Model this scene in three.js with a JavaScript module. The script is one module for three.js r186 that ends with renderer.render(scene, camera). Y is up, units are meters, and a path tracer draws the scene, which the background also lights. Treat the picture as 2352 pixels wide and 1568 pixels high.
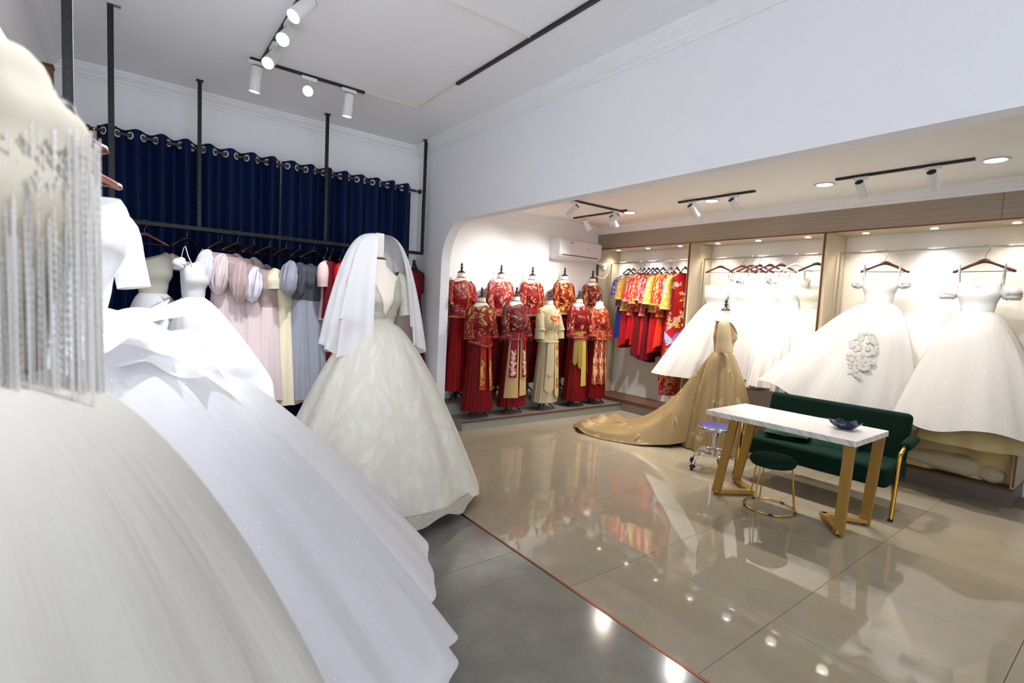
import * as THREE from 'three';
import { RoundedBoxGeometry } from 'three/addons/geometries/RoundedBoxGeometry.js';
import { mergeGeometries } from 'three/addons/utils/BufferGeometryUtils.js';
import { RectAreaLightUniformsLib } from 'three/addons/lights/RectAreaLightUniformsLib.js';
RectAreaLightUniformsLib.init();

// ---------------------------------------------------------------- camera, exposure, large lights
const scene = new THREE.Scene();
scene.background = new THREE.Color(0.55, 0.62, 0.72);
const renderer = new THREE.WebGLRenderer({ antialias: true });
renderer.toneMapping = THREE.LinearToneMapping;
renderer.toneMappingExposure = 7.3;
renderer.shadowMap.enabled = true;
const camera = new THREE.PerspectiveCamera(2 * Math.atan(784 / 1158.3) * 180 / Math.PI, 2352 / 1568, 0.05, 60);
camera.rotation.order = 'YXZ';
camera.position.set(0, 1.54, 0);
camera.rotation.set(-0.0738, -0.655, 0.0498);
camera.filmGauge = 36;
camera.focus = 4.6;
camera.userData.fStop = 3.2;

const COOL = 0xf6f8ff, WARM = 0xfff4e6, NEUTRAL = 0xfffdfa;
// daylight that falls through the shop front behind the camera (its glazing is built as window_1)
const day = new THREE.RectAreaLight(0xf4f7ff, 0.5, 3.2, 2.5);
day.position.set(1.25, 1.55, 6.34); day.lookAt(1.25, 1.5, -6); scene.add(day);
// unseen fill light added over the hall behind the camera (built as added_fill_panel)
const FILL_PANELS = [[1.0, 3.488, 2.4, 1.2, 0.6, COOL, 0.3]];
for (const [x, y, z, w, d, c, i] of FILL_PANELS) {
  const l = new THREE.RectAreaLight(c, i, w, d); l.position.set(x, y - 0.02, z); l.lookAt(x, 0, z); scene.add(l);
}

// ---------------------------------------------------------------- helpers
const V = (x, y, z) => new THREE.Vector3(x, y, z);
function rng(seed) { let a = seed >>> 0; return () => { a |= 0; a = a + 0x6D2B79F5 | 0; let t = Math.imul(a ^ a >>> 15, 1 | a); t = t + Math.imul(t ^ t >>> 7, 61 | t) ^ t; return ((t ^ t >>> 14) >>> 0) / 4294967296; }; }
const lerp = (a, b, t) => a + (b - a) * t, clamp = (x, a, b) => Math.min(b, Math.max(a, x)), sm = t => { t = clamp(t, 0, 1); return t * t * (3 - 2 * t); };
const used = {};
function numbered(n) { if (used[n] === undefined) { used[n] = 0; return n; } return n + '_' + String(++used[n]).padStart(3, '0'); }
function mesh(name, geo, mat, parent, label) {
  const m = new THREE.Mesh(geo, mat); m.name = name; m.castShadow = m.receiveShadow = true;
  if (label) m.userData.label = label;
  (parent || scene).add(m); return m;
}
function thing(name, label, category, pos = [0, 0, 0], turn = 0, group) {
  const o = new THREE.Group(); o.name = numbered(name); o.position.set(...pos); o.rotation.y = turn;
  o.userData = { label, category }; if (group) o.userData.group = group;
  scene.add(o); return o;
}
function solo(name, label, category, geo, mat, group) {   // a thing that is one mesh
  const m = mesh(numbered(name), geo, mat); m.userData = { label, category }; if (group) m.userData.group = group; return m;
}
function struct(name, geo, mat, label, category) {
  const m = mesh(name, geo, mat); m.userData = { kind: 'structure' }; if (label) { m.userData.label = label; m.userData.category = category; } return m;
}
function bx(x0, x1, y0, y1, z0, z1, r = 0) {            // box with uv in metres
  const w = x1 - x0, h = y1 - y0, d = z1 - z0;
  const g = r ? new RoundedBoxGeometry(w, h, d, 2, r) : new THREE.BoxGeometry(w, h, d);
  const p = g.attributes.position, n = g.attributes.normal, uv = g.attributes.uv;
  for (let i = 0; i < p.count; i++) {
    const X = p.getX(i) + (x0 + x1) / 2, Y = p.getY(i) + (y0 + y1) / 2, Z = p.getZ(i) + (z0 + z1) / 2, ax = Math.abs(n.getX(i)), ay = Math.abs(n.getY(i));
    if (ax > 0.7) uv.setXY(i, Z, Y); else if (ay > 0.7) uv.setXY(i, X, Z); else uv.setXY(i, X, Y);
  }
  g.translate((x0 + x1) / 2, (y0 + y1) / 2, (z0 + z1) / 2); return g;
}
const plain = g => { g = g.index ? g.toNonIndexed() : g; for (const k of Object.keys(g.attributes)) if (!['position', 'normal', 'uv'].includes(k)) g.deleteAttribute(k); return g; };
const merge = list => mergeGeometries(list.map(plain));
function sheet(nu, nv, fn, closed = false, us = 1, vs = 1) {
  const P = new Float32Array((nu + 1) * (nv + 1) * 3), U = new Float32Array((nu + 1) * (nv + 1) * 2), I = [];
  let k = 0;
  for (let j = 0; j <= nv; j++) for (let i = 0; i <= nu; i++, k++) {
    const q = fn(i / nu, j / nv); P[k * 3] = q[0]; P[k * 3 + 1] = q[1]; P[k * 3 + 2] = q[2]; U[k * 2] = i / nu * us; U[k * 2 + 1] = (1 - j / nv) * vs;
  }
  for (let j = 0; j < nv; j++) for (let i = 0; i < nu; i++) { const a = j * (nu + 1) + i, b = a + nu + 1; I.push(a, b, a + 1, b, b + 1, a + 1); }
  const g = new THREE.BufferGeometry(); g.setAttribute('position', new THREE.BufferAttribute(P, 3)); g.setAttribute('uv', new THREE.BufferAttribute(U, 2)); g.setIndex(I); g.computeVertexNormals();
  if (closed) { const N = g.attributes.normal; for (let j = 0; j <= nv; j++) { const a = j * (nu + 1), b = a + nu, n = V(N.getX(a) + N.getX(b), N.getY(a) + N.getY(b), N.getZ(a) + N.getZ(b)).normalize(); N.setXYZ(a, n.x, n.y, n.z); N.setXYZ(b, n.x, n.y, n.z); } }
  return g;
}
function tube(pts, r, n = 24, s = 8, closed = false) { return new THREE.TubeGeometry(new THREE.CatmullRomCurve3(pts.map(p => V(...p)), closed, 'catmullrom', 0.4), n, r, s, closed); }
function rod(a, b, r, s = 12, r2 = r) {
  const A = V(...a), B = V(...b), d = B.clone().sub(A), g = new THREE.CylinderGeometry(r2, r, d.length(), s);
  g.applyQuaternion(new THREE.Quaternion().setFromUnitVectors(V(0, 1, 0), d.clone().normalize())); g.translate((A.x + B.x) / 2, (A.y + B.y) / 2, (A.z + B.z) / 2); return g;
}
function lathe(prof, s = 24) { return new THREE.LatheGeometry(prof.map(p => new THREE.Vector2(p[0], p[1])), s); }
function limb(pts, radii, n = 14, s = 14, wob = 0, seed = 1, cap = true, pleat = 0) {   // a sleeve, arm or cushiony tube that tapers
  const c = new THREE.CatmullRomCurve3(pts.map(p => V(...p)), false, 'catmullrom', 0.5), R = rng(seed), ph = [R() * 6, R() * 6, R() * 6];
  const rad = t => { const f = t * (radii.length - 1), i = Math.min(radii.length - 2, Math.floor(f)); return lerp(radii[i], radii[i + 1], sm(f - i)); };
  let ref = Math.abs(c.getTangent(0.5).y) > 0.8 ? V(0, 0, 1) : V(0, 1, 0);
  return sheet(s, n, (u, v) => {
    const t = c.getTangent(v), a = V().crossVectors(t, ref).normalize(), b = V().crossVectors(a, t), p = c.getPoint(v), th = u * Math.PI * 2;
    let r = rad(v) * (1 + wob * (Math.sin(3 * th + ph[0] + 5 * v) * 0.6 + Math.sin(7 * th + ph[1] - 7 * v) * 0.4 + Math.sin(15 * th + ph[2] + 3 * v) * 0.25));
    if (pleat) r *= 1 + pleat * Math.sin(Math.PI * v) * (0.7 * Math.cos(9 * th + ph[0]) + 0.3 * Math.cos(14 * th + ph[2] + 2 * v));
    if (cap && (v === 0 || v === 1)) r *= 0.02;
    p.addScaledVector(a, Math.cos(th) * r).addScaledVector(b, Math.sin(th) * r); return [p.x, p.y, p.z];
  }, true, 1, 1);
}
function skirt(o) {   // waist ring to hem ring, with folds that grow towards the hem; front (+z) lies at u = 0.5
  const { w, rw, h, rh, p = 0.8, n = 12, amp = 0.05, seed = 1, nu = 120, nv = 28, hem = () => 0, us = 1, vs = 1, skew = 1, sharp = 0 } = o, R = rng(seed);
  const ks = [[n, R() * 6, 0.5], [Math.round(n * 1.7) + 1, R() * 6, 0.3], [Math.max(2, Math.round(n * 0.45)), R() * 6, 0.45]];
  return sheet(nu, nv, (u, v) => {
    const th = (u - 0.5) * Math.PI * 2, f = Math.pow(v, p);
    let fold = 0; for (const [k, a, m] of ks) fold += m * Math.cos(k * th + a + v * 0.5);
    if (sharp) fold = Math.sign(fold) * Math.pow(Math.abs(fold), 1 - sharp);
    const s = 1 + amp * Math.pow(v, 0.8) * fold, rx = lerp(rw[0], rh[0], f) * s, rz = lerp(rw[1], rh[1], f) * s, c = Math.pow(v, skew);
    return [lerp(w[0], h[0], c) + Math.sin(th) * rx, lerp(w[1], h[1] + hem(th), v), lerp(w[2], h[2], c) + Math.cos(th) * rz];
  }, true, us, vs);
}
function ring(rings, y) {   // rings from top to bottom: [y, rx, rz, dz]
  if (y >= rings[0][0]) return rings[0]; const L = rings.length;
  if (y <= rings[L - 1][0]) return rings[L - 1];
  for (let i = 0; i < L - 1; i++) if (y <= rings[i][0] && y >= rings[i + 1][0]) { const t = sm((rings[i][0] - y) / (rings[i][0] - rings[i + 1][0])); return rings[i].map((a, k) => k ? lerp(a, rings[i + 1][k], t) : y); }
  return rings[L - 1];
}
function bodice(rings, top, bot, o = {}) {
  const { ease = 0, nu = 48, nv = 18, us = 1, vs = 1, a0 = -Math.PI, a1 = Math.PI, wave = 0 } = o;
  return sheet(nu, nv, (u, v) => {
    const th = lerp(a0, a1, u), y = lerp(typeof top === 'function' ? top(th) : top, typeof bot === 'function' ? bot(th) : bot, v), r = ring(rings, y), e = ease + wave * v * Math.sin(th * 9);
    return [Math.sin(th) * (r[1] + e), y, Math.cos(th) * (r[2] + e) + (r[3] || 0)];
  }, a1 - a0 > 6.2, us, vs);
}
const TORSO = [[0.10, 0.05, 0.052, 0], [0.05, 0.055, 0.06, 0], [0.015, 0.10, 0.075, 0], [-0.025, 0.168, 0.088, 0], [-0.10, 0.165, 0.105, 0.008], [-0.20, 0.16, 0.124, 0.018], [-0.29, 0.135, 0.10, 0.008], [-0.37, 0.115, 0.088, 0], [-0.46, 0.142, 0.105, 0], [-0.57, 0.17, 0.122, 0], [-0.68, 0.16, 0.115, 0]];
function confine(g, b) {   // keeps cloth from passing through a wall: b = [xmin, xmax, ymin, ymax, zmin, zmax] in the room
  g.updateMatrixWorld(true);
  g.traverse(m => { if (!m.isMesh || m.isInstancedMesh) return; const P = m.geometry.attributes.position, inv = m.matrixWorld.clone().invert(), v = V(); let hit = false;
    for (let i = 0; i < P.count; i++) { v.set(P.getX(i), P.getY(i), P.getZ(i)).applyMatrix4(m.matrixWorld); const a = v.clone(); a.x = clamp(v.x, b[0], b[1]); a.y = clamp(v.y, b[2], b[3]); a.z = clamp(v.z, b[4], b[5]); if (a.distanceToSquared(v) > 1e-9) { hit = true; a.applyMatrix4(inv); P.setXYZ(i, a.x, a.y, a.z); } }
    if (hit) m.geometry.computeVertexNormals(); });
  return g;
}
// ---------------------------------------------------------------- textures and materials
function canvas(w, h, draw) { const c = document.createElement('canvas'); c.width = w; c.height = h; draw(c.getContext('2d'), w, h); return c; }
function tex(c, srgb = true, rx = 1, ry = 1) { const t = new THREE.CanvasTexture(c); t.wrapS = t.wrapT = THREE.RepeatWrapping; t.repeat.set(rx, ry); if (srgb) t.colorSpace = THREE.SRGBColorSpace; t.magFilter = THREE.LinearFilter; t.anisotropy = 4; return t; }
const std = (color, roughness = 0.8, o = {}) => new THREE.MeshStandardMaterial({ color, roughness, side: THREE.DoubleSide, ...o });
const phy = (color, roughness = 0.8, o = {}) => new THREE.MeshPhysicalMaterial({ color, roughness, side: THREE.DoubleSide, ...o });
const rgba = (c, a) => { const k = new THREE.Color(c); return `rgba(${Math.round(k.r ** (1 / 2.2) * 255)},${Math.round(k.g ** (1 / 2.2) * 255)},${Math.round(k.b ** (1 / 2.2) * 255)},${a})`; };

function noiseCanvas(w, h, seed, base, spots, streak = 0) {
  return canvas(w, h, (g) => {
    const R = rng(seed); g.fillStyle = base; g.fillRect(0, 0, w, h);
    for (const [n, rmin, rmax, col, a] of spots) for (let i = 0; i < n; i++) {
      const x = R() * w, y = R() * h, r = lerp(rmin, rmax, R()); g.fillStyle = rgba(col, a * (0.4 + 0.6 * R()));
      for (const dx of [-w, 0, w]) for (const dy of [-h, 0, h]) { if (x + dx + r * 3 < 0 || x + dx - r * 3 > w || y + dy + r * 3 < 0 || y + dy - r * 3 > h) continue; g.beginPath(); g.ellipse(x + dx, y + dy, r * (1 + streak), r, streak ? 0 : R() * 3, 0, 7); g.fill(); }
    }
  });
}
function veins(g, w, h, R, n, col, a, lw) {
  for (let i = 0; i < n; i++) {
    let x = R() * w, y = R() * h, d = R() * 6.28; g.strokeStyle = rgba(col, a * (0.4 + R() * 0.6)); g.lineWidth = lw * (0.4 + R()); g.beginPath(); g.moveTo(x, y);
    for (let k = 0; k < 26; k++) { d += (R() - 0.5) * 0.9; x += Math.cos(d) * w * 0.022; y += Math.sin(d) * h * 0.022; g.lineTo(x, y); } g.stroke();
  }
}
const beigeTile = tex(noiseCanvas(1024, 1024, 5, '#b0a793', [[260, 20, 90, '#a69c86', 0.10], [260, 15, 60, '#beb5a3', 0.10], [900, 1, 3, '#8f836c', 0.10]]), true, 0.6, 0.6);
{ const c = beigeTile.image, g = c.getContext('2d'), R = rng(9); veins(g, 1024, 1024, R, 26, '#d8cfbe', 0.35, 2.2); veins(g, 1024, 1024, R, 10, '#8f826a', 0.22, 2); }
const greyTile = tex(noiseCanvas(1024, 1024, 15, '#7d7b73', [[420, 14, 70, '#74746d', 0.13], [420, 10, 60, '#a19e94', 0.11], [1600, 1, 4, '#5c5b56', 0.14], [900, 1, 3, '#98958c', 0.12]]), true, 0.55, 0.55);
function grain(seed, base, dark, light, w = 1024, h = 512) {
  return canvas(w, h, g => { const R = rng(seed); g.fillStyle = base; g.fillRect(0, 0, w, h);
    for (let i = 0; i < 900; i++) { const y = R() * h, x = R() * w, l = 80 + R() * 500; g.strokeStyle = rgba(R() < 0.55 ? dark : light, 0.10 + R() * 0.14); g.lineWidth = 0.6 + R() * 3; for (const dx of [0, -w]) { g.beginPath(); g.moveTo(x + dx, y); g.bezierCurveTo(x + dx + l * 0.3, y + (R() - 0.5) * 5, x + dx + l * 0.6, y + (R() - 0.5) * 5, x + dx + l, y); g.stroke(); } } });
}
const woodH = tex(grain(21, '#a08f7f', '#7f6e60', '#b9a999'), true, 0.7, 1.6);
const woodV = tex(grain(22, '#b7a98e', '#93846a', '#cdc1a8'), true, 0.7, 1.6); woodV.rotation = Math.PI / 2;
const plinthTex = tex(grain(24, '#6f6259', '#564a43', '#85776c'), true, 0.7, 1.6);

const M = {
  wall: std('#f5f6f8', 0.85), ceil: std('#f7f8fa', 0.9), alcWall: std('#f5f4f2', 0.85), alcCeil: std('#f6f4f0', 0.9), trim: std('#f5f6f7', 0.8),
  beige: phy('#e8e5e2', 0.035, { map: beigeTile }), grey: phy('#fbfbfa', 0.13, { map: greyTile }),
  grout: std('#6d675c', 0.9), copper: std('#7c4c33', 0.32, { metalness: 0.9 }), brownTrim: std('#5a3a2a', 0.5), platform: std('#837e78', 0.55), platRise: std('#868a80', 0.6), platTop: std('#7a716b', 0.35),
  woodH: phy('#ffffff', 0.32, { map: woodH }), woodV: phy('#ffffff', 0.35, { map: woodV }), plinth: phy('#ffffff', 0.4, { map: plinthTex }), panel: std('#e8e4da', 0.6), chrome: std('#d4d4d2', 0.12, { metalness: 1 }), steel: std('#b9b4a8', 0.28, { metalness: 0.9 }),
  black: std('#17181a', 0.45), iron: std('#191918', 0.5, { metalness: 0.3 }), white: std('#e4e6e6', 0.4), cable: std('#dcdacb', 0.6), plastic: phy('#e2dfe2', 0.25, { clearcoat: 0.4 }), slot: std('#4a4a52', 0.6),
  gold: std('#a98442', 0.42, { metalness: 0.6 }), brass: std('#c49a45', 0.2, { metalness: 1 }), rubber: std('#151515', 0.7), velvet: phy('#06241a', 0.9, { specularIntensity: 0.3, sheen: 1, sheenColor: new THREE.Color(0.03, 0.16, 0.11), sheenRoughness: 0.4 }), pillow: phy('#10402e', 0.7, { specularIntensity: 0.4, sheen: 1, sheenColor: new THREE.Color(0.06, 0.26, 0.18), sheenRoughness: 0.3 }), purple: phy('#312b78', 0.5),
  bowl: phy('#152645', 0.35), wood: phy('#5d2a1b', 0.35, { clearcoat: 0.4 }), darkwood: phy('#1e0e0a', 0.4, { clearcoat: 0.3 }), hook: std('#8b8b8b', 0.25, { metalness: 1 }), form: std('#e6ded0', 0.8), finial: phy('#201812', 0.35, { clearcoat: 0.4 }),
  grommet: std('#d3d5d2', 0.3, { metalness: 0.35 }), rodBrown: phy('#3a2017', 0.4), spotIn: std('#c9ced8', 0.2, { metalness: 0.8 }),
  lampCool: std('#ffffff', 0.5, { emissive: '#eef3ff', emissiveIntensity: 1.6 }), lampWarm: std('#ffffff', 0.5, { emissive: '#ffedcf', emissiveIntensity: 1.4 }), lampOff: std('#3a3d44', 0.3), fillPanelGlow: std('#ffffff', 0.6, { emissive: '#eef2ff', emissiveIntensity: 0.3 }), windowGlow: std('#ffffff', 0.6, { emissive: '#e2ebff', emissiveIntensity: 0.25 }),
  satin: phy('#dededf', 0.36, { sheen: 0.6, sheenColor: new THREE.Color(0.8, 0.8, 0.82), sheenRoughness: 0.4 }), tulle: null, ivory: phy('#cdc8b9', 0.8, { sheen: 0.4 }), cream: phy('#aea695', 0.7, { sheen: 0.4 }),
  sequin: std('#ffffff', 0.08), bead: phy('#d2cfc9', 0.3),
  lining: std('#c9b37c', 0.55),
};
const crinkleC = canvas(512, 512, (g, w, h) => { g.fillStyle = '#808080'; g.fillRect(0, 0, w, h); const R = rng(41); for (let i = 0; i < 420; i++) { const x = R() * w, y = R() * h, l = 60 + R() * 260; g.strokeStyle = rgba(R() < 0.5 ? '#ffffff' : '#000000', 0.05 + R() * 0.09); g.lineWidth = 2 + R() * 12; for (const dy of [0, -h]) { g.beginPath(); g.moveTo(x, y + dy); g.bezierCurveTo(x + (R() - 0.5) * 30, y + dy + l * 0.3, x + (R() - 0.5) * 30, y + dy + l * 0.6, x + (R() - 0.5) * 40, y + dy + l); g.stroke(); } } for (let i = 0; i < 5000; i++) { g.fillStyle = rgba(R() < 0.5 ? '#ffffff' : '#000000', 0.12); g.fillRect(R() * w, R() * h, 2, 2); } });
const crinkle = tex(crinkleC, false, 3, 1);
M.tulle = phy('#dadadb', 0.85, { sheen: 0.4, sheenRoughness: 0.6, bumpMap: crinkle, bumpScale: 0.005 });
M.whiteTulle = phy('#c9c6c1', 0.85, { sheen: 0.4, bumpMap: crinkle, bumpScale: 0.006 });
M.creamTulle = phy('#c2beb4', 0.85, { sheen: 0.3, bumpMap: crinkle, bumpScale: 0.004 });
M.net = phy('#e0e0e2', 0.9, { transparent: true, opacity: 0.8, sheen: 0.3, bumpMap: crinkle, bumpScale: 0.005 });
const veilMat = phy('#eeeeef', 0.9, { transparent: true, opacity: 0.55, sheen: 0.3 });
const organza = phy('#e4e4e6', 0.5, { transparent: true, opacity: 0.66, sheen: 0.5 });

// fern-like lace worked into the skirt of the veiled gown
const laceC = canvas(1024, 1024, (g, w, h) => {
  g.fillStyle = '#d9d7cd'; g.fillRect(0, 0, w, h); const R = rng(31); g.lineCap = 'round';
  for (let k = 0; k < 60; k++) { const x0 = R() * w, y0 = R() * h, L = 110 + R() * 90, tilt = (R() - 0.5) * 1.6;
    for (const dx of [-w, 0, w]) for (const dy of [-h, 0, h]) { const x = x0 + dx, y = y0 + dy; if (x < -300 || x > w + 300 || y < -300 || y > h + 300) continue;
      g.save(); g.translate(x, y); g.rotate(tilt); g.strokeStyle = 'rgba(240,238,229,0.75)'; g.lineWidth = 3; g.beginPath(); g.moveTo(0, 0); g.lineTo(0, -L); g.stroke(); g.lineWidth = 2.6;
      for (let t = 0.05; t < 1; t += 0.085) for (const s of [-1, 1]) { const l = 44 * Math.sin(Math.PI * Math.min(1, t * 0.85 + 0.14)); g.beginPath(); g.moveTo(0, -L * t); g.quadraticCurveTo(s * l * 0.6, -L * t - 6, s * l, -L * t - 34); g.stroke(); } g.restore(); } }
  for (let k = 0; k < 900; k++) { g.fillStyle = 'rgba(250,249,244,0.8)'; g.beginPath(); g.arc(R() * w, R() * h, 1 + R() * 1.6, 0, 7); g.fill(); }
});
const laceT = tex(laceC, true, 6, 2), laceB = tex(laceC, false, 6, 2);
M.lace = phy('#e8e7e2', 0.75, { map: laceT, bumpMap: laceB, bumpScale: 0.004, sheen: 0.4 });
const crustC = canvas(512, 512, (g, w, h) => { g.fillStyle = '#cbc6b4'; g.fillRect(0, 0, w, h); const R = rng(33); for (let i = 0; i < 2600; i++) { const x = R() * w, y = R() * h, r = 2 + R() * 7; g.fillStyle = ['#f7f5ee', '#e3decb', '#d8d1b9', '#ffffff', '#b5ae96'][Math.floor(R() * 5)]; g.beginPath(); g.ellipse(x, y, r, r * 0.6, R() * 3, 0, 7); g.fill(); } });
M.crust = phy('#e4e4e2', 0.35, { map: tex(crustC, true, 4, 2), bumpMap: tex(crustC, false, 4, 2), bumpScale: 0.004, clearcoat: 0.3 });
M.whiteCrust = phy('#d8d8d6', 0.4, { bumpMap: tex(crustC, false, 3, 2), bumpScale: 0.005, clearcoat: 0.2 });

// embroidery
function flower(g, x, y, r, c, R) { const n = 5 + Math.floor(R() * 3); for (let k = 0; k < n; k++) { const a = k / n * 6.283 + R(); g.fillStyle = c[k % 2]; g.beginPath(); g.ellipse(x + Math.cos(a) * r * 0.55, y + Math.sin(a) * r * 0.55, r * 0.5, r * 0.3, a, 0, 7); g.fill(); } g.fillStyle = c[2]; g.beginPath(); g.arc(x, y, r * 0.28, 0, 7); g.fill(); }
function scroll(g, x, y, r, s, a, col, lw) { g.strokeStyle = col; g.lineWidth = lw; g.beginPath(); for (let t = 0; t < 11; t += 0.3) { const q = r * (1 - t / 13), an = a + s * t * 0.62; const X = x + Math.cos(an) * q, Y = y + Math.sin(an) * q; t === 0 ? g.moveTo(X, Y) : g.lineTo(X, Y); } g.stroke(); }
function spray(g, x, y, L, a, c, R) {
  g.strokeStyle = c[0]; g.lineWidth = 1.6; let px = x, py = y, d = a;
  for (let k = 0; k < 9; k++) { const nx = px + Math.cos(d) * L / 9, ny = py + Math.sin(d) * L / 9; g.beginPath(); g.moveTo(px, py); g.lineTo(nx, ny); g.stroke(); d += (R() - 0.5) * 0.6; px = nx; py = ny;
    for (const s of [-1, 1]) if (R() < 0.75) { const b = d + s * (0.7 + R() * 0.5), l = L * 0.12; g.fillStyle = c[Math.floor(R() * c.length)]; g.beginPath(); g.ellipse(px + Math.cos(b) * l, py + Math.sin(b) * l, l, l * 0.36, b, 0, 7); g.fill(); }
    if (R() < 0.35) flower(g, px, py, L * 0.09, c, R); else if (R() < 0.35) scroll(g, px, py, L * 0.1, R() < 0.5 ? 1 : -1, R() * 6, c[1], 1.8); }
}
const GOLD = ['#b8923c', '#d8bd74', '#94701f'], GOLDV = ['#c09a48', '#a890b4', '#96752b'], SILVER = ['#cbbfa6', '#ded2bb', '#a88848'], ORANGE = ['#c98a48', '#d8b388', '#b55430'], SAGE = ['#8f8d4e', '#b7b06a', '#a23a24'];
function jacketCanvas(seed, base, pal, dens = 1, style = '') {   // whole girth across, front closing at the middle
  return canvas(768, 512, (g, w, h) => {
    const R = rng(seed); g.fillStyle = base; g.fillRect(0, 0, w, h);
    const half = () => { for (let k = 0; k < 8 * dens; k++) spray(g, w * (0.02 + 0.12 * R()), h * (0.06 + 0.86 * R()), 36 + R() * 34, -1.57 + (R() - 0.5) * 2.4, pal, R);
      for (let k = 0; k < 4 * dens; k++) spray(g, w * (0.16 + 0.3 * R()), h * (0.1 + 0.8 * R()), 30 + R() * 30, R() * 6, pal, R);
      for (let k = 0; k < 10; k++) scroll(g, 10 + k * w / 20, h - 20, 11, k % 2 ? 1 : -1, k, pal[1], 2.4);
      for (let k = 0; k < 8; k++) scroll(g, 14 + k * 24, 26, 11, k % 2 ? 1 : -1, k, pal[0], 2.4);
      for (let k = 0; k < 12 * dens; k++) { const x = w * (0.03 + 0.42 * R()), y = h * (0.08 + 0.84 * R()); scroll(g, x, y, 12 + 14 * R(), k % 2 ? 1 : -1, R() * 6, pal[k % 2], 3.2); if (k % 2) flower(g, x + 16, y - 14, 9 + 5 * R(), [pal[0], pal[1], pal[2]], R); }
      if (style === 'round') for (const [x, y, r] of [[0.05, 0.34, 44], [0.27, 0.3, 38]]) { g.fillStyle = '#a3341f'; g.beginPath(); g.arc(w * x, h * y, r, 0, 7); g.fill(); for (let q = 0; q < 5; q++) scroll(g, w * x + (R() - 0.5) * r, h * y + (R() - 0.5) * r, r * 0.4, q % 2 ? 1 : -1, R() * 6, '#d8b45c', 4); }
      if (style === 'lattice') { g.strokeStyle = pal[1]; g.lineWidth = 3; for (let q = 0; q < 9; q++) { g.beginPath(); g.moveTo(8, h * (0.3 + q * 0.05)); g.lineTo(w * 0.13, h * (0.18 + q * 0.05)); g.stroke(); } } };
    for (const s of [1, -1]) { g.save(); g.translate(w / 2, 0); g.scale(s, 1); half(); g.restore(); g.save(); g.translate(s < 0 ? 0 : w, 0); g.scale(-s, 1); g.translate(0, 0); half(); g.restore(); }
    g.strokeStyle = pal[0]; g.lineWidth = 4; g.beginPath(); g.moveTo(w / 2, 0); g.lineTo(w / 2, h); g.stroke();
    g.fillStyle = pal[0]; g.fillRect(0, h - 7, w, 7);
    for (let k = 0; k < 260 * dens; k++) { g.fillStyle = R() < 0.5 ? pal[1] : '#fff6dd'; g.beginPath(); g.arc(R() * w, R() * h, 1 + R() * 2, 0, 7); g.fill(); }
  });
}
function panelCanvas(seed, base, pal, style = '') {
  return canvas(160, 512, (g, w, h) => { const R = rng(seed); g.fillStyle = base; g.fillRect(0, 0, w, h);
    if (style === 'round') { for (let k = 0; k < 40; k++) spray(g, R() * w, R() * h, 40, R() * 6, pal, R); for (const y of [0.16, 0.42, 0.76]) { g.fillStyle = '#b99f45'; g.beginPath(); g.arc(w / 2, h * y, 50, 0, 7); g.fill(); g.fillStyle = '#a3361f'; g.beginPath(); g.arc(w / 2, h * y, 44, 0, 7); g.fill(); for (let q = 0; q < 6; q++) scroll(g, w / 2 + (R() - 0.5) * 44, h * y + (R() - 0.5) * 44, 18, q % 2 ? 1 : -1, R() * 6, '#c9a94f', 6); } }
    else { for (let k = 0; k < (style === 'full' ? 60 : 26); k++) spray(g, w * (0.2 + 0.6 * R()), h * (style === 'full' ? R() : 0.5 + 0.45 * R()), 40, -1.57 + (R() - 0.5) * 2, pal, R); spray(g, w / 2, h * 0.95, 260, -1.57, pal, R); }
    g.strokeStyle = pal[0]; g.lineWidth = 7; g.strokeRect(2, -9, w - 4, h + 6); });
}
const cloth = (map, o = {}) => phy('#ffffff', 0.5, { map: tex(map), specularIntensity: 0.5, ...o });
// ---------------------------------------------------------------- the setting
const XW = 3.05, YB = 2.5, ZJ = -5.46, CH = 3.5, ZF = -6.15, XL = -0.52, ZN = 6.5, CA = 2.82, ZA = -5.71, XB = 6.56, ZAN = 3;
// floors: every tile is a piece of its own on a bed of grout
{
  const bed = struct('floor_hall', bx(XL - 0.12, 1.93, -0.12, -0.006, ZF - 0.1, ZN + 0.1), M.grout, 'grey cement-look polished tile floor of the hall', 'floor');
  const zs = [ZF, -4.77, -2.37, 0.03, 2.43, 4.83, ZN], xs = [XL, 0.72, 1.922];
  for (let i = 0; i < xs.length - 1; i++) for (let j = 0; j < zs.length - 1; j++) mesh('tile', bx(xs[i] + 0.0015, xs[i + 1] - 0.0015, -0.006, 0, zs[j] + 0.0015, zs[j + 1] - 0.0015), M.grey, bed);
  const bed2 = struct('floor_alcove', bx(1.936, XB + 0.1, -0.12, -0.006, ZF - 0.1, ZAN + 0.1), M.grout, 'glossy beige marble-look tile floor of the alcove', 'floor');
  const x2 = [1.938, 2.596, 3.412, 4.22, 5.028, 5.836, 6.1], z2 = []; for (let z = -1.1 - 0.79 * 6; z < ZAN; z += 0.79) z2.push(z);
  for (let i = 0; i < x2.length - 1; i++) for (let j = 0; j < z2.length - 1; j++) mesh('tile', bx(x2[i] + 0.0014, x2[i + 1] - 0.0014, -0.006, 0, z2[j] + 0.0014, z2[j + 1] - 0.0014), M.beige, bed2);
  struct('trim_1', bx(1.922, 1.938, -0.02, 0.002, ZF, ZN), M.copper, 'copper strip set between the grey and the beige floor', 'floor strip');
}
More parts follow.
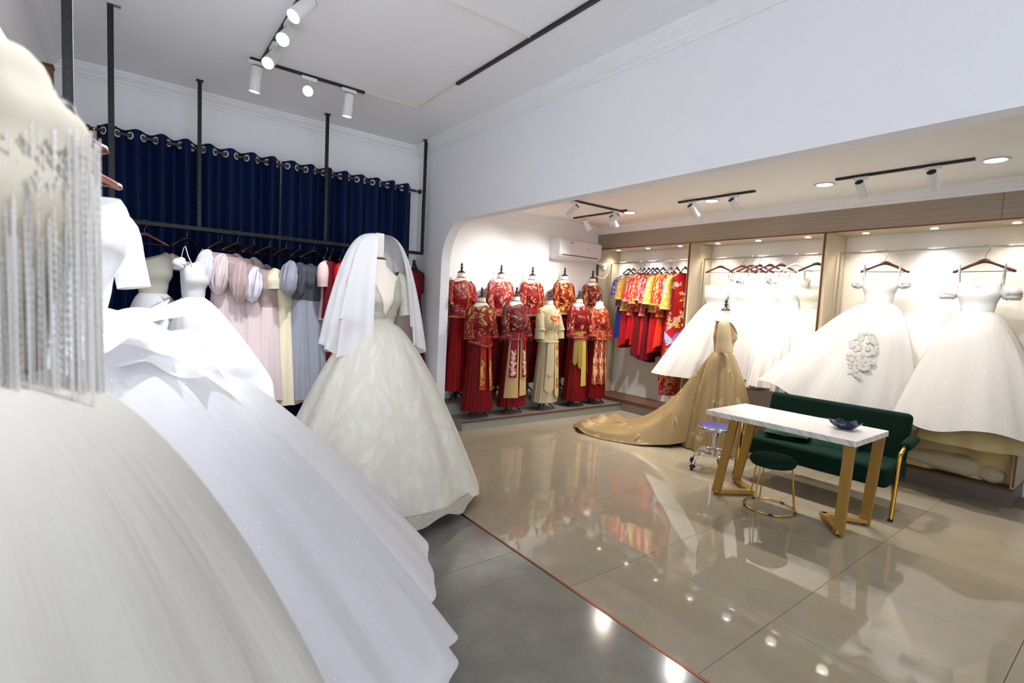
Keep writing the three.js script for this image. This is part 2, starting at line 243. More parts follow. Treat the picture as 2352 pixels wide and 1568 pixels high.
// hall walls and ceiling
struct('ceiling_hall', bx(XL - 0.12, XW + 0.12, CH, CH + 0.12, ZF - 0.12, ZN + 0.12), M.ceil);
struct('wall_far', bx(XL - 0.12, XW + 0.02, 0, CH, ZF - 0.12, ZF), M.wall);
struct('wall_left', bx(XL - 0.12, XL, 0, CH, ZF, ZN), M.wall);
{
  const s = new THREE.Shape(), z0 = -2.5, z1 = -ZJ, r = 0.36;   // local x is -z
  s.moveTo(-ZN, 0); s.lineTo(z0, 0); s.lineTo(z0, YB - r); s.quadraticCurveTo(z0, YB, z0 + r, YB); s.lineTo(z1 - r * 1.25, YB - 0.02); s.bezierCurveTo(z1 - r * 0.45, YB - 0.04, z1 - 0.02, YB - r * 0.75, z1, YB - r * 1.35); s.lineTo(z1, 0); s.lineTo(-ZF, 0); s.lineTo(-ZF, CH); s.lineTo(-ZN, CH);
  const g = new THREE.ExtrudeGeometry(s, { depth: 0.12, bevelEnabled: false, curveSegments: 24 }); g.rotateY(Math.PI / 2); g.translate(XW, 0, 0);
  struct('wall_right', g, M.wall, 'white wall with a wide round-cornered opening into the alcove', 'wall');
}
// near wall with the shop-front glazing behind the camera
{
  const w = struct('wall_near', merge([bx(XL, -0.4, 0, CH, ZN, ZN + 0.12), bx(2.9, XW, 0, CH, ZN, ZN + 0.12), bx(-0.4, 2.9, 2.85, CH, ZN, ZN + 0.12), bx(-0.4, 2.9, 0, 0.25, ZN, ZN + 0.12)]), M.wall);
  const f = struct('window_1', merge([bx(-0.4, -0.34, 0.25, 2.85, ZN - 0.02, ZN + 0.06), bx(2.84, 2.9, 0.25, 2.85, ZN - 0.02, ZN + 0.06), bx(1.22, 1.28, 0.25, 2.85, ZN - 0.02, ZN + 0.06), bx(-0.34, 2.84, 2.79, 2.85, ZN - 0.02, ZN + 0.06), bx(-0.34, 2.84, 0.25, 0.31, ZN - 0.02, ZN + 0.06)]), M.white);
  mesh('window_pane', bx(-0.34, 1.22, 0.31, 2.79, ZN + 0.01, ZN + 0.02), M.windowGlow, f); mesh('window_pane', bx(1.28, 2.84, 0.31, 2.79, ZN + 0.01, ZN + 0.02), M.windowGlow, f);
}
// alcove shell
struct('ceiling_alcove', bx(XW + 0.12, XB + 0.1, CA, CA + 0.12, ZA - 0.12, ZAN + 0.12), M.alcCeil);
struct('wall_alcove_end', bx(XW + 0.12, XB, 0, CA, ZA - 0.12, ZA), M.alcWall);
struct('wall_alcove_back', bx(XB, XB + 0.1, 0, CA, ZA - 0.12, ZAN + 0.12), M.alcWall);
struct('wall_alcove_near', bx(XW + 0.12, XB, 0, CA, ZAN, ZAN + 0.12), M.alcWall);
// cornices: stepped plaster mouldings
function cornice(name, a, b, inx, inz, y, k = 1) {   // runs from a to b along the wall; in = direction into the room
  if (new THREE.Vector3(inx, 0, inz).cross(V(0, 1, 0)).dot(V(b[0] - a[0], 0, b[1] - a[1])) < 0) [a, b] = [b, a];
  const prof = [[0, 0], [0.085, 0], [0.085, -0.02], [0.07, -0.03], [0.07, -0.045], [0.03, -0.075], [0.03, -0.09], [0.012, -0.1], [0.012, -0.12], [0, -0.12]];
  const s = new THREE.Shape(prof.map(p => new THREE.Vector2(p[0] * k, p[1] * k))), L = Math.hypot(b[0] - a[0], b[1] - a[1]), g = new THREE.ExtrudeGeometry(s, { depth: L, bevelEnabled: false });
  const dz = V((b[0] - a[0]) / L, 0, (b[1] - a[1]) / L), dx = V(inx, 0, inz);
  g.applyMatrix4(new THREE.Matrix4().makeBasis(dx, V(0, 1, 0), dz)); g.translate(a[0], y, a[1]); return struct(name, g, M.trim);
}
cornice('trim_2', [XW, ZF], [XW, ZN], -1, 0, CH, 1.1); cornice('trim_3', [XL, ZF], [XW, ZF], 0, 1, CH, 1.0); cornice('trim_4', [XL, ZF], [XL, ZN], 1, 0, CH, 1.0);
cornice('trim_5', [XW + 0.12, ZA], [6.02, ZA], 0, 1, CA, 0.75); cornice('trim_6', [6.02, ZA], [6.02, ZAN], -1, 0, CA, 0.85);
struct('trim_7', bx(6.02, XB, 2.712, CA, ZA, ZAN), M.trim);
// two-step platform along the alcove end wall
{
  const p = struct('platform_lower', bx(XW + 0.12, 6.06, 0, 0.1, -5.415, -5.02), M.platRise, 'low grey platform under the front row of mannequins', 'platform');
  mesh('platform_top', bx(XW + 0.12, 6.06, 0.1, 0.11, -5.415, -5.03), M.platTop, p); mesh('edge_strip', bx(XW + 0.12, 6.06, 0.094, 0.112, -5.03, -5.012), M.brownTrim, p);
  const q = struct('platform_upper', bx(XW + 0.12, 6.1, 0, 0.25, ZA, -5.415), M.platRise, 'upper grey step under the back row of mannequins', 'platform');
  mesh('edge_strip', bx(XW + 0.12, 6.1, 0.245, 0.262, ZA, -5.41), M.platTop, q);
}
// ---------------------------------------------------------------- wall wardrobes of the alcove
const BAYS = [[-5.69, -4.02], [-4.02, -2.36], [-2.36, -0.7]];
BAYS.forEach(([z0, z1], i) => {
  const t = thing('display_wardrobe', ['open light wood wardrobe bay hung with red embroidered robes', 'open light wood wardrobe bay packed with sheer white gowns on hangers', 'open light wood wardrobe bay with two white ball gowns facing out'][i], 'wardrobe', [0, 0, 0], 0);
  mesh('back_panel', bx(6.52, 6.55, 0.17, 2.52, z0, z1), M.panel, t);
  mesh('side_panel', bx(6.03, 6.52, 0.17, 2.485, z0, z0 + 0.03), M.woodV, t);
  mesh('side_panel', bx(6.03, 6.52, 0.17, 2.485, z1 - 0.028, z1 - 0.001), M.woodV, t);
  mesh('top_panel', bx(6.05, 6.52, 2.488, 2.51, z0, z1 - 0.001), M.woodV, t);
  if (i < 2) mesh('fascia', bx(6.022, 6.05, 2.484, 2.712, z0, z1 - 0.001), M.woodH, t);
  else { mesh('fascia', bx(6.022, 6.05, 2.484, 2.712, z0, -0.985), M.woodH, t); mesh('fascia', bx(6.022, 6.05, 2.484, 2.712, -0.982, z1), M.woodH, t); }
  mesh('copper_trim', bx(6.014, 6.026, 2.472, 2.486, z0, z1 - 0.001), M.copper, t);
  mesh('copper_trim', bx(6.014, 6.03, 0.19, 2.47, z1 - 0.014, z1 - 0.001), M.copper, t);
  if (!i) mesh('copper_trim', bx(6.014, 6.03, 0.19, 2.47, z0, z0 + 0.01), M.copper, t);
  mesh('plinth', bx(6.03, 6.52, 0, 0.15, z0, z1 - 0.001), M.plinth, t); mesh('plinth_top', bx(6.018, 6.52, 0.152, 0.17, z0, z1 - 0.001), M.brownTrim, t);
  if (i === 2) mesh('plinth', bx(6.028, 6.0305, 0, 0.15, -1.25, -1.248), M.grout, t);
  const r = mesh('clothes_rail', bx(6.268, 6.292, 2.265, 2.29, z0 + 0.06, z1 - 0.03, 0.004), M.chrome, t);
  mesh('rail_post', bx(6.27, 6.29, 0.17, 2.265, z0 + 0.06, z0 + 0.08, 0.003), M.steel, r);
});
// ---------------------------------------------------------------- lamps
function spotLamp(c, I, from, to, angle, pen, soft = 2.5) { const l = new THREE.SpotLight(c, I, 0, angle, pen, 2); l.position.set(...from); l.target.position.set(...to); l.castShadow = true; l.shadow.radius = soft; scene.add(l, l.target); return l; }
const dlBezel = lathe([[0.048, 0.004], [0.06, 0.002], [0.066, -0.004], [0.062, -0.008], [0.05, -0.006], [0.047, 0.004]], 28), dlLens = (() => { const g = new THREE.CylinderGeometry(0.049, 0.049, 0.006, 28); g.translate(0, -0.002, 0); return g; })();
function downlight(x, y, z, s, c, I, lab, grp, ang = 1.15) {
  const t = thing('recessed_downlight', lab, 'ceiling light', [x, y, z], 0, grp); t.scale.setScalar(s);
  mesh('bezel', dlBezel, M.white, t); mesh('lamp_lens', dlLens, c === WARM ? M.lampWarm : M.lampCool, t, 'glowing round lens');
  spotLamp(c, I, [x, y - 0.03, z], [x, 0, z], ang, 0.9, 3);
}
for (const [k, z] of [-5.51, -4.93, -4.37, -3.79, -3.24, -2.66, -2.08, -1.5, -0.92].entries())
  downlight(6.3, 2.484, z, 0.62, k % 3 === 1 ? COOL : WARM, 0.27, 'small round downlight over the ' + ['red robes', 'sheer gowns', 'two ball gowns'][Math.floor(k / 3)] + ', ' + ['on the mannequin side', 'middle of three', 'away from the mannequins'][k % 3], 'downlights in the wardrobe top boards', 1.1);
[-4.46, -3.29, -2.12, -0.93, 0.25].forEach((z, k) => downlight(5.27, CA - 0.001, z, 1.35, k % 2 ? NEUTRAL : WARM, [2.0, 1.75, 1.35, 0.8, 0.4][k], ['large round ceiling downlight at the corner of the two short tracks', 'large round ceiling downlight beside the track over the gold gown', 'large round ceiling downlight between the gold gown track and the bench track', 'large round ceiling downlight past the end of the bench track', 'large round ceiling downlight farthest from the mannequins'][k], undefined, 1.2));
// bodies of the added fill light, out of view
for (const [x, y, z, w, d] of FILL_PANELS) { const t = thing('added_fill_panel', 'added unseen fill light panel on the hall ceiling', 'ceiling light', [x, y, z]); mesh('panel_frame', bx(-w / 2 - 0.02, w / 2 + 0.02, 0, 0.012, -d / 2 - 0.02, d / 2 + 0.02), M.white, t); mesh('fill_panel_face', bx(-w / 2, w / 2, -0.004, 0.0, -d / 2, d / 2), M.fillPanelGlow, t); }

// track rails with cylindrical spotlights
function track(a, b, y, lab) { const alongX = Math.abs(b[0] - a[0]) > Math.abs(b[1] - a[1]); const w = 0.017, g = alongX ? bx(a[0], b[0], y - 0.02, y, a[1] - w, a[1] + w, 0.003) : bx(a[0] - w, a[0] + w, y - 0.02, y, a[1], b[1], 0.003);
  const t = thing('track_rail', lab, 'light track'); mesh('channel', g, M.black, t);
  const s = alongX ? bx(a[0] + 0.02, b[0] - 0.02, y - 0.0215, y - 0.0198, a[1] - 0.004, a[1] + 0.004) : bx(a[0] - 0.004, a[0] + 0.004, y - 0.0215, y - 0.0198, a[1] + 0.02, b[1] - 0.02); mesh('contact_groove', s, M.slot, t); }
const spotG = { head: lathe([[0.03, 0], [0.032, -0.004], [0.034, -0.14], [0.035, -0.15], [0.031, -0.15], [0.027, -0.12]], 26), back: (() => { const g = new THREE.CylinderGeometry(0.03, 0.03, 0.004, 24); g.translate(0, 0.0005, 0); return g; })(), lens: (() => { const g = new THREE.CylinderGeometry(0.026, 0.026, 0.004, 22); g.translate(0, -0.118, 0); return g; })() };
function trackSpot(x, z, y, dir, alongX, lab, grp, lit, s = 1, c = COOL, I = 40, ang = 0.5) {
  const t = thing('track_spotlight', lab, 'spotlight', [x, y - 0.02, z], 0, grp), d = V(...dir).normalize();
  mesh('adapter', alongX ? bx(-0.05 * s, 0.05 * s, -0.024 * s, 0, -0.016, 0.016, 0.004) : bx(-0.016, 0.016, -0.024 * s, 0, -0.05 * s, 0.05 * s, 0.004), M.white, t);
  mesh('stem', rod([0, -0.024 * s, 0], [0, -0.075 * s, 0], 0.007), M.white, t);
  const q = new THREE.Quaternion().setFromUnitVectors(V(0, -1, 0), d);
  const h = mesh('lamp_head', spotG.head, M.white, t); h.quaternion.copy(q); h.scale.setScalar(s); h.position.set(0, -0.075 * s, 0).addScaledVector(d, -0.04 * s);
  mesh('back_cap', spotG.back, M.black, h); mesh('lamp_lens', spotG.lens, lit ? (c === WARM ? M.lampWarm : M.lampCool) : M.lampOff, h, lit ? 'glowing lens' : undefined);
  if (lit) { const p = h.position.clone().add(t.position).addScaledVector(d, 0.155 * s); spotLamp(c, I, p.toArray(), p.clone().add(d).toArray(), ang, y < 3 ? 1 : 0.7, 2); }
}
track([0.84, -4.9], [1.83, -4.9], CH, 'black light track running across the hall ceiling before the curtain');
track([0.93, -4.87], [0.93, -0.6], CH, 'long black light track meeting the cross track at a right angle');
track([2.38, -4.1], [2.38, -1.0], CH, 'long black light track without spotlights beside the cornice');
const HG = 'white spotlights on the hall tracks';
trackSpot(0.93, -3.55, CH, [-0.55, -0.7, 0.25], false, 'white track spotlight third from the cross track, shining on the left gowns', HG, true, 1.35, COOL, 4, 0.6);
trackSpot(0.93, -4.02, CH, [-1.08, -1.72, 1.95], false, 'white track spotlight second from the cross track, shining on the left gowns', HG, true, 1.35, COOL, 2.6, 0.2);
trackSpot(0.93, -4.48, CH, [-1.05, -1.72, 1.85], false, 'white track spotlight right beside the cross track, shining on the left gowns', HG, true, 1.35, COOL, 2.8, 0.2);
trackSpot(0.89, -4.9, CH, [-0.08, -1, -0.12], true, 'white track spotlight at the outer end of the cross track', HG, true, 1.35, COOL, 2.8);
trackSpot(1.32, -4.9, CH, [-0.35, -0.55, 1.0], true, 'glaring white track spotlight turned towards the shop front', HG, true, 1.35, COOL, 3, 0.5);
trackSpot(1.68, -4.9, CH, [-0.05, -1, -0.1], true, 'white track spotlight hanging straight by the cable end of the cross track', HG, true, 1.35, COOL, 2.8);
trackSpot(0.93, -2.2, CH, [-0.62, -0.7, 0.05], false, 'white track spotlight halfway along the long track, shining on the satin gown', HG, true, 1.35, COOL, 4, 0.6);
trackSpot(0.93, -0.8, CH, [-0.95, -1, -0.12], false, 'added unseen track spotlight that brightens the fringed cream gown', HG, true, 1.35, COOL, 3.2, 0.45);  // extra spot added out of view to lift the nearest gown
trackSpot(0.93, -1.6, CH, [0.15, -0.75, -0.75], false, 'white track spotlight turned towards the veiled gown', HG, true, 1.35, COOL, 1.5, 0.5);
// alcove tracks
track([4.22, -4.47], [5.16, -4.47], CA, 'black light track at right angles to the wardrobe wall');
track([5.1, -5.33], [5.1, -4.37], CA, 'short black light track nearest the air conditioner');
track([5.1, -3.6], [5.1, -2.7], CA, 'black light track over the gold gown');
track([5.12, -1.97], [5.12, -1.02], CA, 'black light track over the green bench');
const AG = 'white spotlights on the alcove tracks';
trackSpot(4.28, -4.47, CA, [-0.25, -0.62, -0.7], true, 'white spotlight aimed at the mannequins, at the free end of its track', AG, true, 1.05, NEUTRAL, 1.05, 0.7);
trackSpot(5.02, -4.47, CA, [-0.25, -0.62, -0.7], true, 'white spotlight aimed at the mannequins, where the two tracks meet', AG, true, 1.05, NEUTRAL, 1.05, 0.7);
trackSpot(5.1, -5.08, CA, [0.5, -0.85, 0.2], false, 'white spotlight with black back cap nearest the air conditioner', AG, true, 1.05, NEUTRAL, 1.2);
trackSpot(5.1, -4.6, CA, [0.6, -0.8, 0.1], false, 'white spotlight aimed at the robes, hung close to the track corner', AG, true, 1.05, NEUTRAL, 1.2);
trackSpot(5.1, -3.42, CA, [0.62, -0.58, 0.15], false, 'white spotlight before the sheer gowns, nearer the mannequins', AG, true, 1.05, NEUTRAL, 1.2, 0.45);
trackSpot(5.1, -2.93, CA, [0.62, -0.58, 0.1], false, 'white spotlight before the sheer gowns, farther from the mannequins', AG, true, 1.05, NEUTRAL, 1.2, 0.45);
trackSpot(5.12, -1.77, CA, [0.62, -0.56, 0.0], false, 'white spotlight over the bench, on the gold gown side', AG, true, 1.05, NEUTRAL, 0.85, 0.36);
trackSpot(5.12, -1.27, CA, [0.62, -0.56, 0.0], false, 'white spotlight over the bench, away from the gold gown', AG, true, 1.05, NEUTRAL, 0.85, 0.36);
solo('cable_duct', 'thin white cable run bent round a corner between two ceiling tracks', 'cable', tube([[1.83, CH - 0.006, -4.89], [2.1, CH - 0.006, -4.88], [2.36, CH - 0.006, -4.87], [2.385, CH - 0.006, -4.84], [2.382, CH - 0.006, -4.5], [2.38, CH - 0.006, -4.1]], 0.007, 60), M.cable);
solo('cable_duct', 'thin white cable run crossing the ceiling to the middle of the bare track', 'cable', tube([[0.95, CH - 0.006, -3.05], [1.6, CH - 0.006, -3.05], [2.36, CH - 0.006, -3.04]], 0.007, 30), M.cable);
// ---------------------------------------------------------------- curtain on the far wall
{
  const ZC = -5.95, YR = 2.905, mat = phy('#03193f', 0.6, { specularIntensity: 0.3, sheen: 0.4, sheenColor: new THREE.Color(0.0, 0.035, 0.13), sheenRoughness: 0.5 });
  const rodT = thing('curtain_rod', 'dark brown curtain rod with turned end knobs', 'curtain rod');
  mesh('rod', rod([-0.22, YR, ZC], [2.93, YR, ZC], 0.014), M.rodBrown, rodT);
  for (const s of [-1, 1]) { const g = lathe([[0, 0], [0.016, 0.004], [0.016, 0.02], [0.026, 0.03], [0.03, 0.045], [0.024, 0.062], [0.008, 0.07], [0, 0.07]], 16); g.rotateZ(s > 0 ? -Math.PI / 2 : Math.PI / 2); g.translate(s > 0 ? 2.93 : -0.22, YR, ZC); mesh('end_knob', g, M.darkwood, rodT); const c = rod(s > 0 ? [2.918, YR, ZC] : [-0.222, YR, ZC], s > 0 ? [2.93, YR, ZC] : [-0.21, YR, ZC], 0.017); mesh('end_ferrule', c, M.brass, rodT); }
  for (const x of [0.05, 2.75]) mesh('wall_bracket', merge([bx(x - 0.01, x + 0.01, YR - 0.02, YR - 0.008, ZF, ZC + 0.01), bx(x - 0.02, x + 0.02, YR - 0.05, YR + 0.03, ZF, ZF + 0.008)]), M.rodBrown, rodT);
  for (const [x0, x1, n, lab, seed] of [[-0.2, 1.335, 8, 'navy blue eyelet curtain reaching the left end of the rod', 3], [1.345, 2.875, 8, 'navy blue eyelet curtain beside the opening wall', 4]]) {
    const R = rng(seed), T = (x1 - x0) / n, t = thing('eyelet_curtain', lab, 'curtain'), ph = Math.PI * 0.5, jit = Array.from({ length: 30 }, () => (R() - 0.5) * 0.5);
    const zAt = (x, y) => { const k = (x - x0) / T * 2 * Math.PI, j = jit[Math.floor((x - x0) / T)] || 0, d = (YR - y); return ZC + 0.05 * Math.cos(k + Math.PI + 0.25 * Math.sin(k * 0.37 + y) * Math.min(1, d) + j * 0.3 * Math.min(1, d)) * (1 + 0.25 * Math.sin(k * 0.23 + seed)); };
    mesh('curtain_cloth', sheet(n * 26, 26, (u, v) => { const x = lerp(x0, x1, u), y = lerp(YR + 0.055 + 0.006 * Math.cos((x - x0) / T * 2 * Math.PI + Math.PI), 0.03, v); return [x, y, zAt(x, y)]; }), mat, t);
    for (let k = 0; k < n; k++) for (const q of [0.25, 0.75]) { const x = x0 + (k + q) * T, g = new THREE.TorusGeometry(0.027, 0.0085, 8, 24); g.scale(1, 1, 0.7); g.rotateY((q < 0.5 ? -1 : 1) * 0.75); g.translate(x, YR, zAt(x, YR) + 0.003); mesh('eyelet_ring', g, M.grommet, t); }
  }
}
// ---------------------------------------------------------------- black hanging rails
const ZR = -5.78, YRAIL = 2.115;
function slotted(x0, x1, y0, y1, z0, z1) { return bx(x0, x1, y0, y1, z0, z1); }
{
  const t = thing('hanging_rail', 'black slotted steel clothes rail hung from the ceiling before the curtain', 'clothes rail');
  mesh('rail_bar', bx(-0.1, 2.96, YRAIL - 0.018, YRAIL + 0.018, ZR - 0.012, ZR + 0.012), M.iron, t);
  for (const x of [0.565, 1.755, 2.95]) { const p = mesh('drop_post', bx(x - 0.016, x + 0.016, YRAIL, CH, ZR - 0.014, ZR + 0.014), M.iron, t);
    const holes = []; for (let y = YRAIL + 0.06; y < YRAIL + 0.75; y += 0.045) holes.push(bx(x - 0.005, x + 0.005, y, y + 0.016, ZR + 0.0138, ZR + 0.0152)); mesh('slot_row', merge(holes), M.slot, p); mesh('ceiling_plate', bx(x - 0.03, x + 0.03, CH - 0.006, CH, ZR - 0.03, ZR + 0.03), M.iron, p); }
}
const railX = z => -0.165 + 0.045 * (-3.54 - z);
{
  const t = thing('hanging_rail', 'black slotted steel clothes rail along the left wall carrying the large white gowns', 'clothes rail'), za = -5.62, zb = -0.35;
  const b = new THREE.BoxGeometry(0.024, 0.036, Math.hypot(zb - za, railX(zb) - railX(za))); b.rotateY(Math.atan2(railX(zb) - railX(za), zb - za)); b.translate((railX(za) + railX(zb)) / 2, YRAIL, (za + zb) / 2); mesh('rail_bar', b, M.iron, t);
  for (const z of [-2.95, -4.72, -0.6]) { const X = railX(z) + (z < -4 ? 0.035 : 0), p = mesh('drop_post', bx(X - 0.018, X + 0.018, YRAIL - 0.018, CH, z - 0.016, z + 0.016), M.iron, t); const holes = []; for (let y = YRAIL + 0.05; y < 3.4; y += 0.05) holes.push(bx(X - 0.005, X + 0.005, y, y + 0.018, z + 0.0158, z + 0.0172)); mesh('slot_row', merge(holes), M.black, p); mesh('ceiling_bracket', bx(X - 0.02, X + 0.06, CH - 0.006, CH, z - 0.02, z + 0.02), M.steel, p); }
}
// things on the left wall
{
  const t = thing('wall_box', 'small brown wooden box fixed high on the left wall', 'box', [XL, 2.94, -5.2]); mesh('box_body', bx(0, 0.1, 0, 0.17, -0.05, 0.05, 0.006), std('#6b4e24', 0.6), t); mesh('box_lid', bx(0, 0.106, 0.17, 0.185, -0.055, 0.055, 0.004), std('#58401d', 0.6), t);
  const nt = tex(canvas(128, 256, (g, w, h) => { g.fillStyle = '#e9e9ee'; g.fillRect(0, 0, w, h); g.strokeStyle = '#3557b5'; g.lineWidth = 6; const R = rng(8); for (let k = 0; k < 5; k++) { g.beginPath(); let x = 30, y = 70 + k * 34; g.moveTo(x, y); for (let q = 0; q < 6; q++) { x += 12; g.lineTo(x, y + (R() - 0.5) * 26); } g.stroke(); } }));
  const n = bx(0, 0.006, 0, 0.34, -0.12, 0.12); const uv = n.attributes.uv, p = n.attributes.position; for (let i = 0; i < p.count; i++) uv.setXY(i, (0.12 - p.getZ(i)) / 0.24, p.getY(i) / 0.34);
  const m = solo('paper_notice', 'white paper notice with blue handwriting on the left wall', 'notice', n, std('#ffffff', 0.7, { map: nt })); m.position.set(XL + 0.001, 2.45, -4.9);
}
// ---------------------------------------------------------------- hangers and hung gowns
const hangerG = {
  arms: (() => { const g = limb([[-0.205, -0.085, 0.012], [-0.15, -0.055, 0.004], [-0.07, -0.015, -0.004], [0, 0.012, -0.004], [0.07, -0.015, -0.004], [0.15, -0.055, 0.004], [0.205, -0.085, 0.012]], [0.013, 0.014, 0.013, 0.02, 0.013, 0.014, 0.013], 30, 10); return g; })(),
  bar: rod([-0.185, -0.078, 0.006], [0.185, -0.078, 0.006], 0.0035, 8),
  hook: tube([[0, 0.015, -0.004], [0, 0.06, -0.004], [0.014, 0.085, -0.004], [0.024, 0.112, -0.004], [0.014, 0.14, -0.004], [-0.008, 0.147, -0.004], [-0.024, 0.13, -0.004]], 0.0024, 24, 6),
};
function hanger(pos, turn, lab, group, mat = M.wood, s = 1, tilt = 0) {   // pos = where its hook rests
  const t = thing('clothes_hanger', lab, 'hanger', [pos[0], pos[1] - 0.138 * s, pos[2]], turn, group); t.scale.setScalar(s); t.rotation.z = tilt;
  mesh('hanger_arms', hangerG.arms, mat, t); mesh('trouser_bar', hangerG.bar, mat, t); mesh('hook', hangerG.hook, M.hook, t); return t;
}
const FLAT = [[0.06, 0.06, 0.03, 0], [0.02, 0.10, 0.04, 0], [-0.03, 0.17, 0.055, 0], [-0.1, 0.165, 0.075, 0.01], [-0.2, 0.155, 0.085, 0.015], [-0.3, 0.125, 0.075, 0], [-0.4, 0.11, 0.07, 0], [-0.6, 0.14, 0.09, 0]];
function sequins(parent, geo, n, seed, size = 0.004, ymin = -9, name = 'sequins') {   // loose glitter sewn on a surface
  const R = rng(seed), P = geo.attributes.position, N = geo.attributes.normal, list = [];
  const im = new THREE.InstancedMesh(new THREE.CircleGeometry(size, 6), M.sequin, n), o = new THREE.Object3D();
  for (let k = 0; k < n; k++) { const i = Math.floor(R() * P.count), j = Math.min(P.count - 1, i + 1), t = R(); const nv = V(N.getX(i), N.getY(i), N.getZ(i)); if (nv.lengthSq() < 0.1) nv.set(0, 0, 1);
    o.position.set(lerp(P.getX(i), P.getX(j), t), lerp(P.getY(i), P.getY(j), t), lerp(P.getZ(i), P.getZ(j), t)); if (o.position.distanceTo(V(P.getX(i), P.getY(i), P.getZ(i))) > 0.2) o.position.set(P.getX(i), P.getY(i), P.getZ(i));
    const q = V(nv.x + (R() - 0.5) * 0.8, nv.y + (R() - 0.5) * 0.8, nv.z + (R() - 0.5) * 0.8).normalize(); o.position.addScaledVector(nv, (k % 2 ? 1 : -1) * 0.003); o.quaternion.setFromUnitVectors(V(0, 0, 1), k % 2 ? q : q.negate()); o.updateMatrix(); im.setMatrixAt(k, o.matrix); }
  im.name = name; im.userData.kind = 'stuff'; parent.add(im);
}
// a hung gown: y = 0 at the shoulders, facing +z
function gown(name, lab, cat, pos, turn, group, o) {
  const t = thing(name, lab, cat, pos, turn, group), { rings = FLAT, top = () => -0.02, waist = -0.38, mb, ms = mb, sk, sleeve, straps, belt, ease = 0.004, seed = 1, collar } = o;
  const bg = bodice(rings, top, waist - 0.015, { ease, us: 1, vs: 1 }); mesh('bodice', bg, mb, t);
  if (sk) { const r = ring(rings, waist), g = skirt({ w: [0, waist, r[3] || 0], rw: [r[1] + ease, r[2] + ease], seed, ...sk }); const m = mesh('skirt', g, ms, t); if (sk.glit) sequins(m, g, sk.glit, seed + 5, sk.gs || 0.0035); }
  if (belt) mesh('belt', bodice(rings, waist + 0.025, waist - 0.02, { ease: ease + 0.006, nv: 3 }), belt, t);
  if (sleeve) for (const s of [-1, 1]) { const L = sleeve.len, w = sleeve.out || 0.06; mesh('sleeve', limb([[s * 0.145, -0.005, 0], [s * (0.17 + w * 0.4), -0.06, 0], [s * (0.175 + w * 0.9), -L * 0.6, 0.005], [s * (0.17 + w), -L, 0.01]], sleeve.r, 18, sleeve.pleat ? 60 : 16, sleeve.wob ?? 0.06, seed + s + 3, sleeve.cap ?? true, sleeve.pleat || 0), sleeve.m || mb, t); }
  if (straps) for (const s of [-1, 1]) mesh('strap', tube([[s * straps.x, straps.y0, 0.07], [s * straps.x * 1.02, (straps.y0 + straps.y1) / 2, 0.03], [s * straps.x * 1.05, straps.y1, 0], [s * straps.x, straps.y0, -0.05]], straps.r || 0.004, 16, 6), mb, t);
  if (collar) mesh('collar', sheet(32, 4, (u, v) => { const th = u * 6.283; return [Math.sin(th) * 0.062, 0.085 - v * 0.05, Math.cos(th) * 0.055]; }, true), mb, t);
  return t;
}
// far rail, from the left wall to the opening wall
const dull = (c, r = 0.75, o = {}) => phy(c, r, { sheen: 0.25, sheenColor: new THREE.Color(c), specularIntensity: 0.35, ...o });
const tint = { blush: dull('#c6b6b6', 0.8), blushD: dull('#ac9694', 0.5), grey: dull('#8f929c', 0.8), greyD: dull('#4d5058', 0.5), butter: dull('#d7cfb2', 0.75), wine: dull('#5c0714', 0.7), red: dull('#a30d14', 0.5), crimson: dull('#7a0616', 0.65), pink: dull('#c4105a', 0.4), pearl: phy('#d5d5de', 0.7, { transparent: true, opacity: 0.85, sheen: 0.5 }), pinkish: dull('#d0b3ad', 0.6) };
const hg = (x, mat = M.darkwood, turn = 0.9, lab = 'dark wooden hanger on the rail before the curtain') => hanger([x, YRAIL + 0.018, ZR], turn, lab, 'hangers on the far rail', mat, 0.95);
const puff = [0.016, 0.036, 0.06, 0.075, 0.065, 0.03], SH = YRAIL - 0.2;
const HALL = [XL + 0.03, XW - 0.02, 0.02, 3.4, -5.86, 3];
hg(0.14, M.wood, 0.2, 'brown wooden hanger holding the off-shoulder cream gown');
confine(gown('hung_gown', 'cream gown with one off-shoulder strap hanging askew on a brown hanger', 'gown', [0.2, SH - 0.06, ZR + 0.05], 0.5, undefined, { mb: M.ivory, ms: M.tulle, top: th => -0.05 + 0.06 * Math.sin(th), sk: { h: [0.1, -1.55, 0.1], rh: [0.5, 0.45], p: 0.7, n: 9, amp: 0.06 }, sleeve: { len: 0.16, r: [0.03, 0.055, 0.06, 0.05], out: 0.05 }, seed: 11 }), [XL + 0.03, 0.62, 0.02, 3.4, -5.86, 3]);
hg(0.47, M.darkwood, 0.75, 'dark wooden hanger holding the strapless white gown');
confine(gown('hung_gown', 'white strapless ball gown with folded cuff hung by thin loops', 'gown', [0.5, SH - 0.1, ZR + 0.22], 0.9, undefined, { mb: M.satin, ms: M.tulle, top: th => -0.06 + 0.03 * Math.cos(2 * th), waist: -0.36, sk: { h: [0.12, -1.6, 0.3], rh: [0.62, 0.6], p: 0.72, n: 10, amp: 0.07, glit: 120 }, straps: { x: 0.12, y0: -0.07, y1: 0.1 }, sleeve: { len: 0.12, r: [0.02, 0.05, 0.055, 0.04], out: 0.04 }, seed: 12 }), [XL + 0.03, 1.15, 0.02, 3.4, -5.72, 3]);
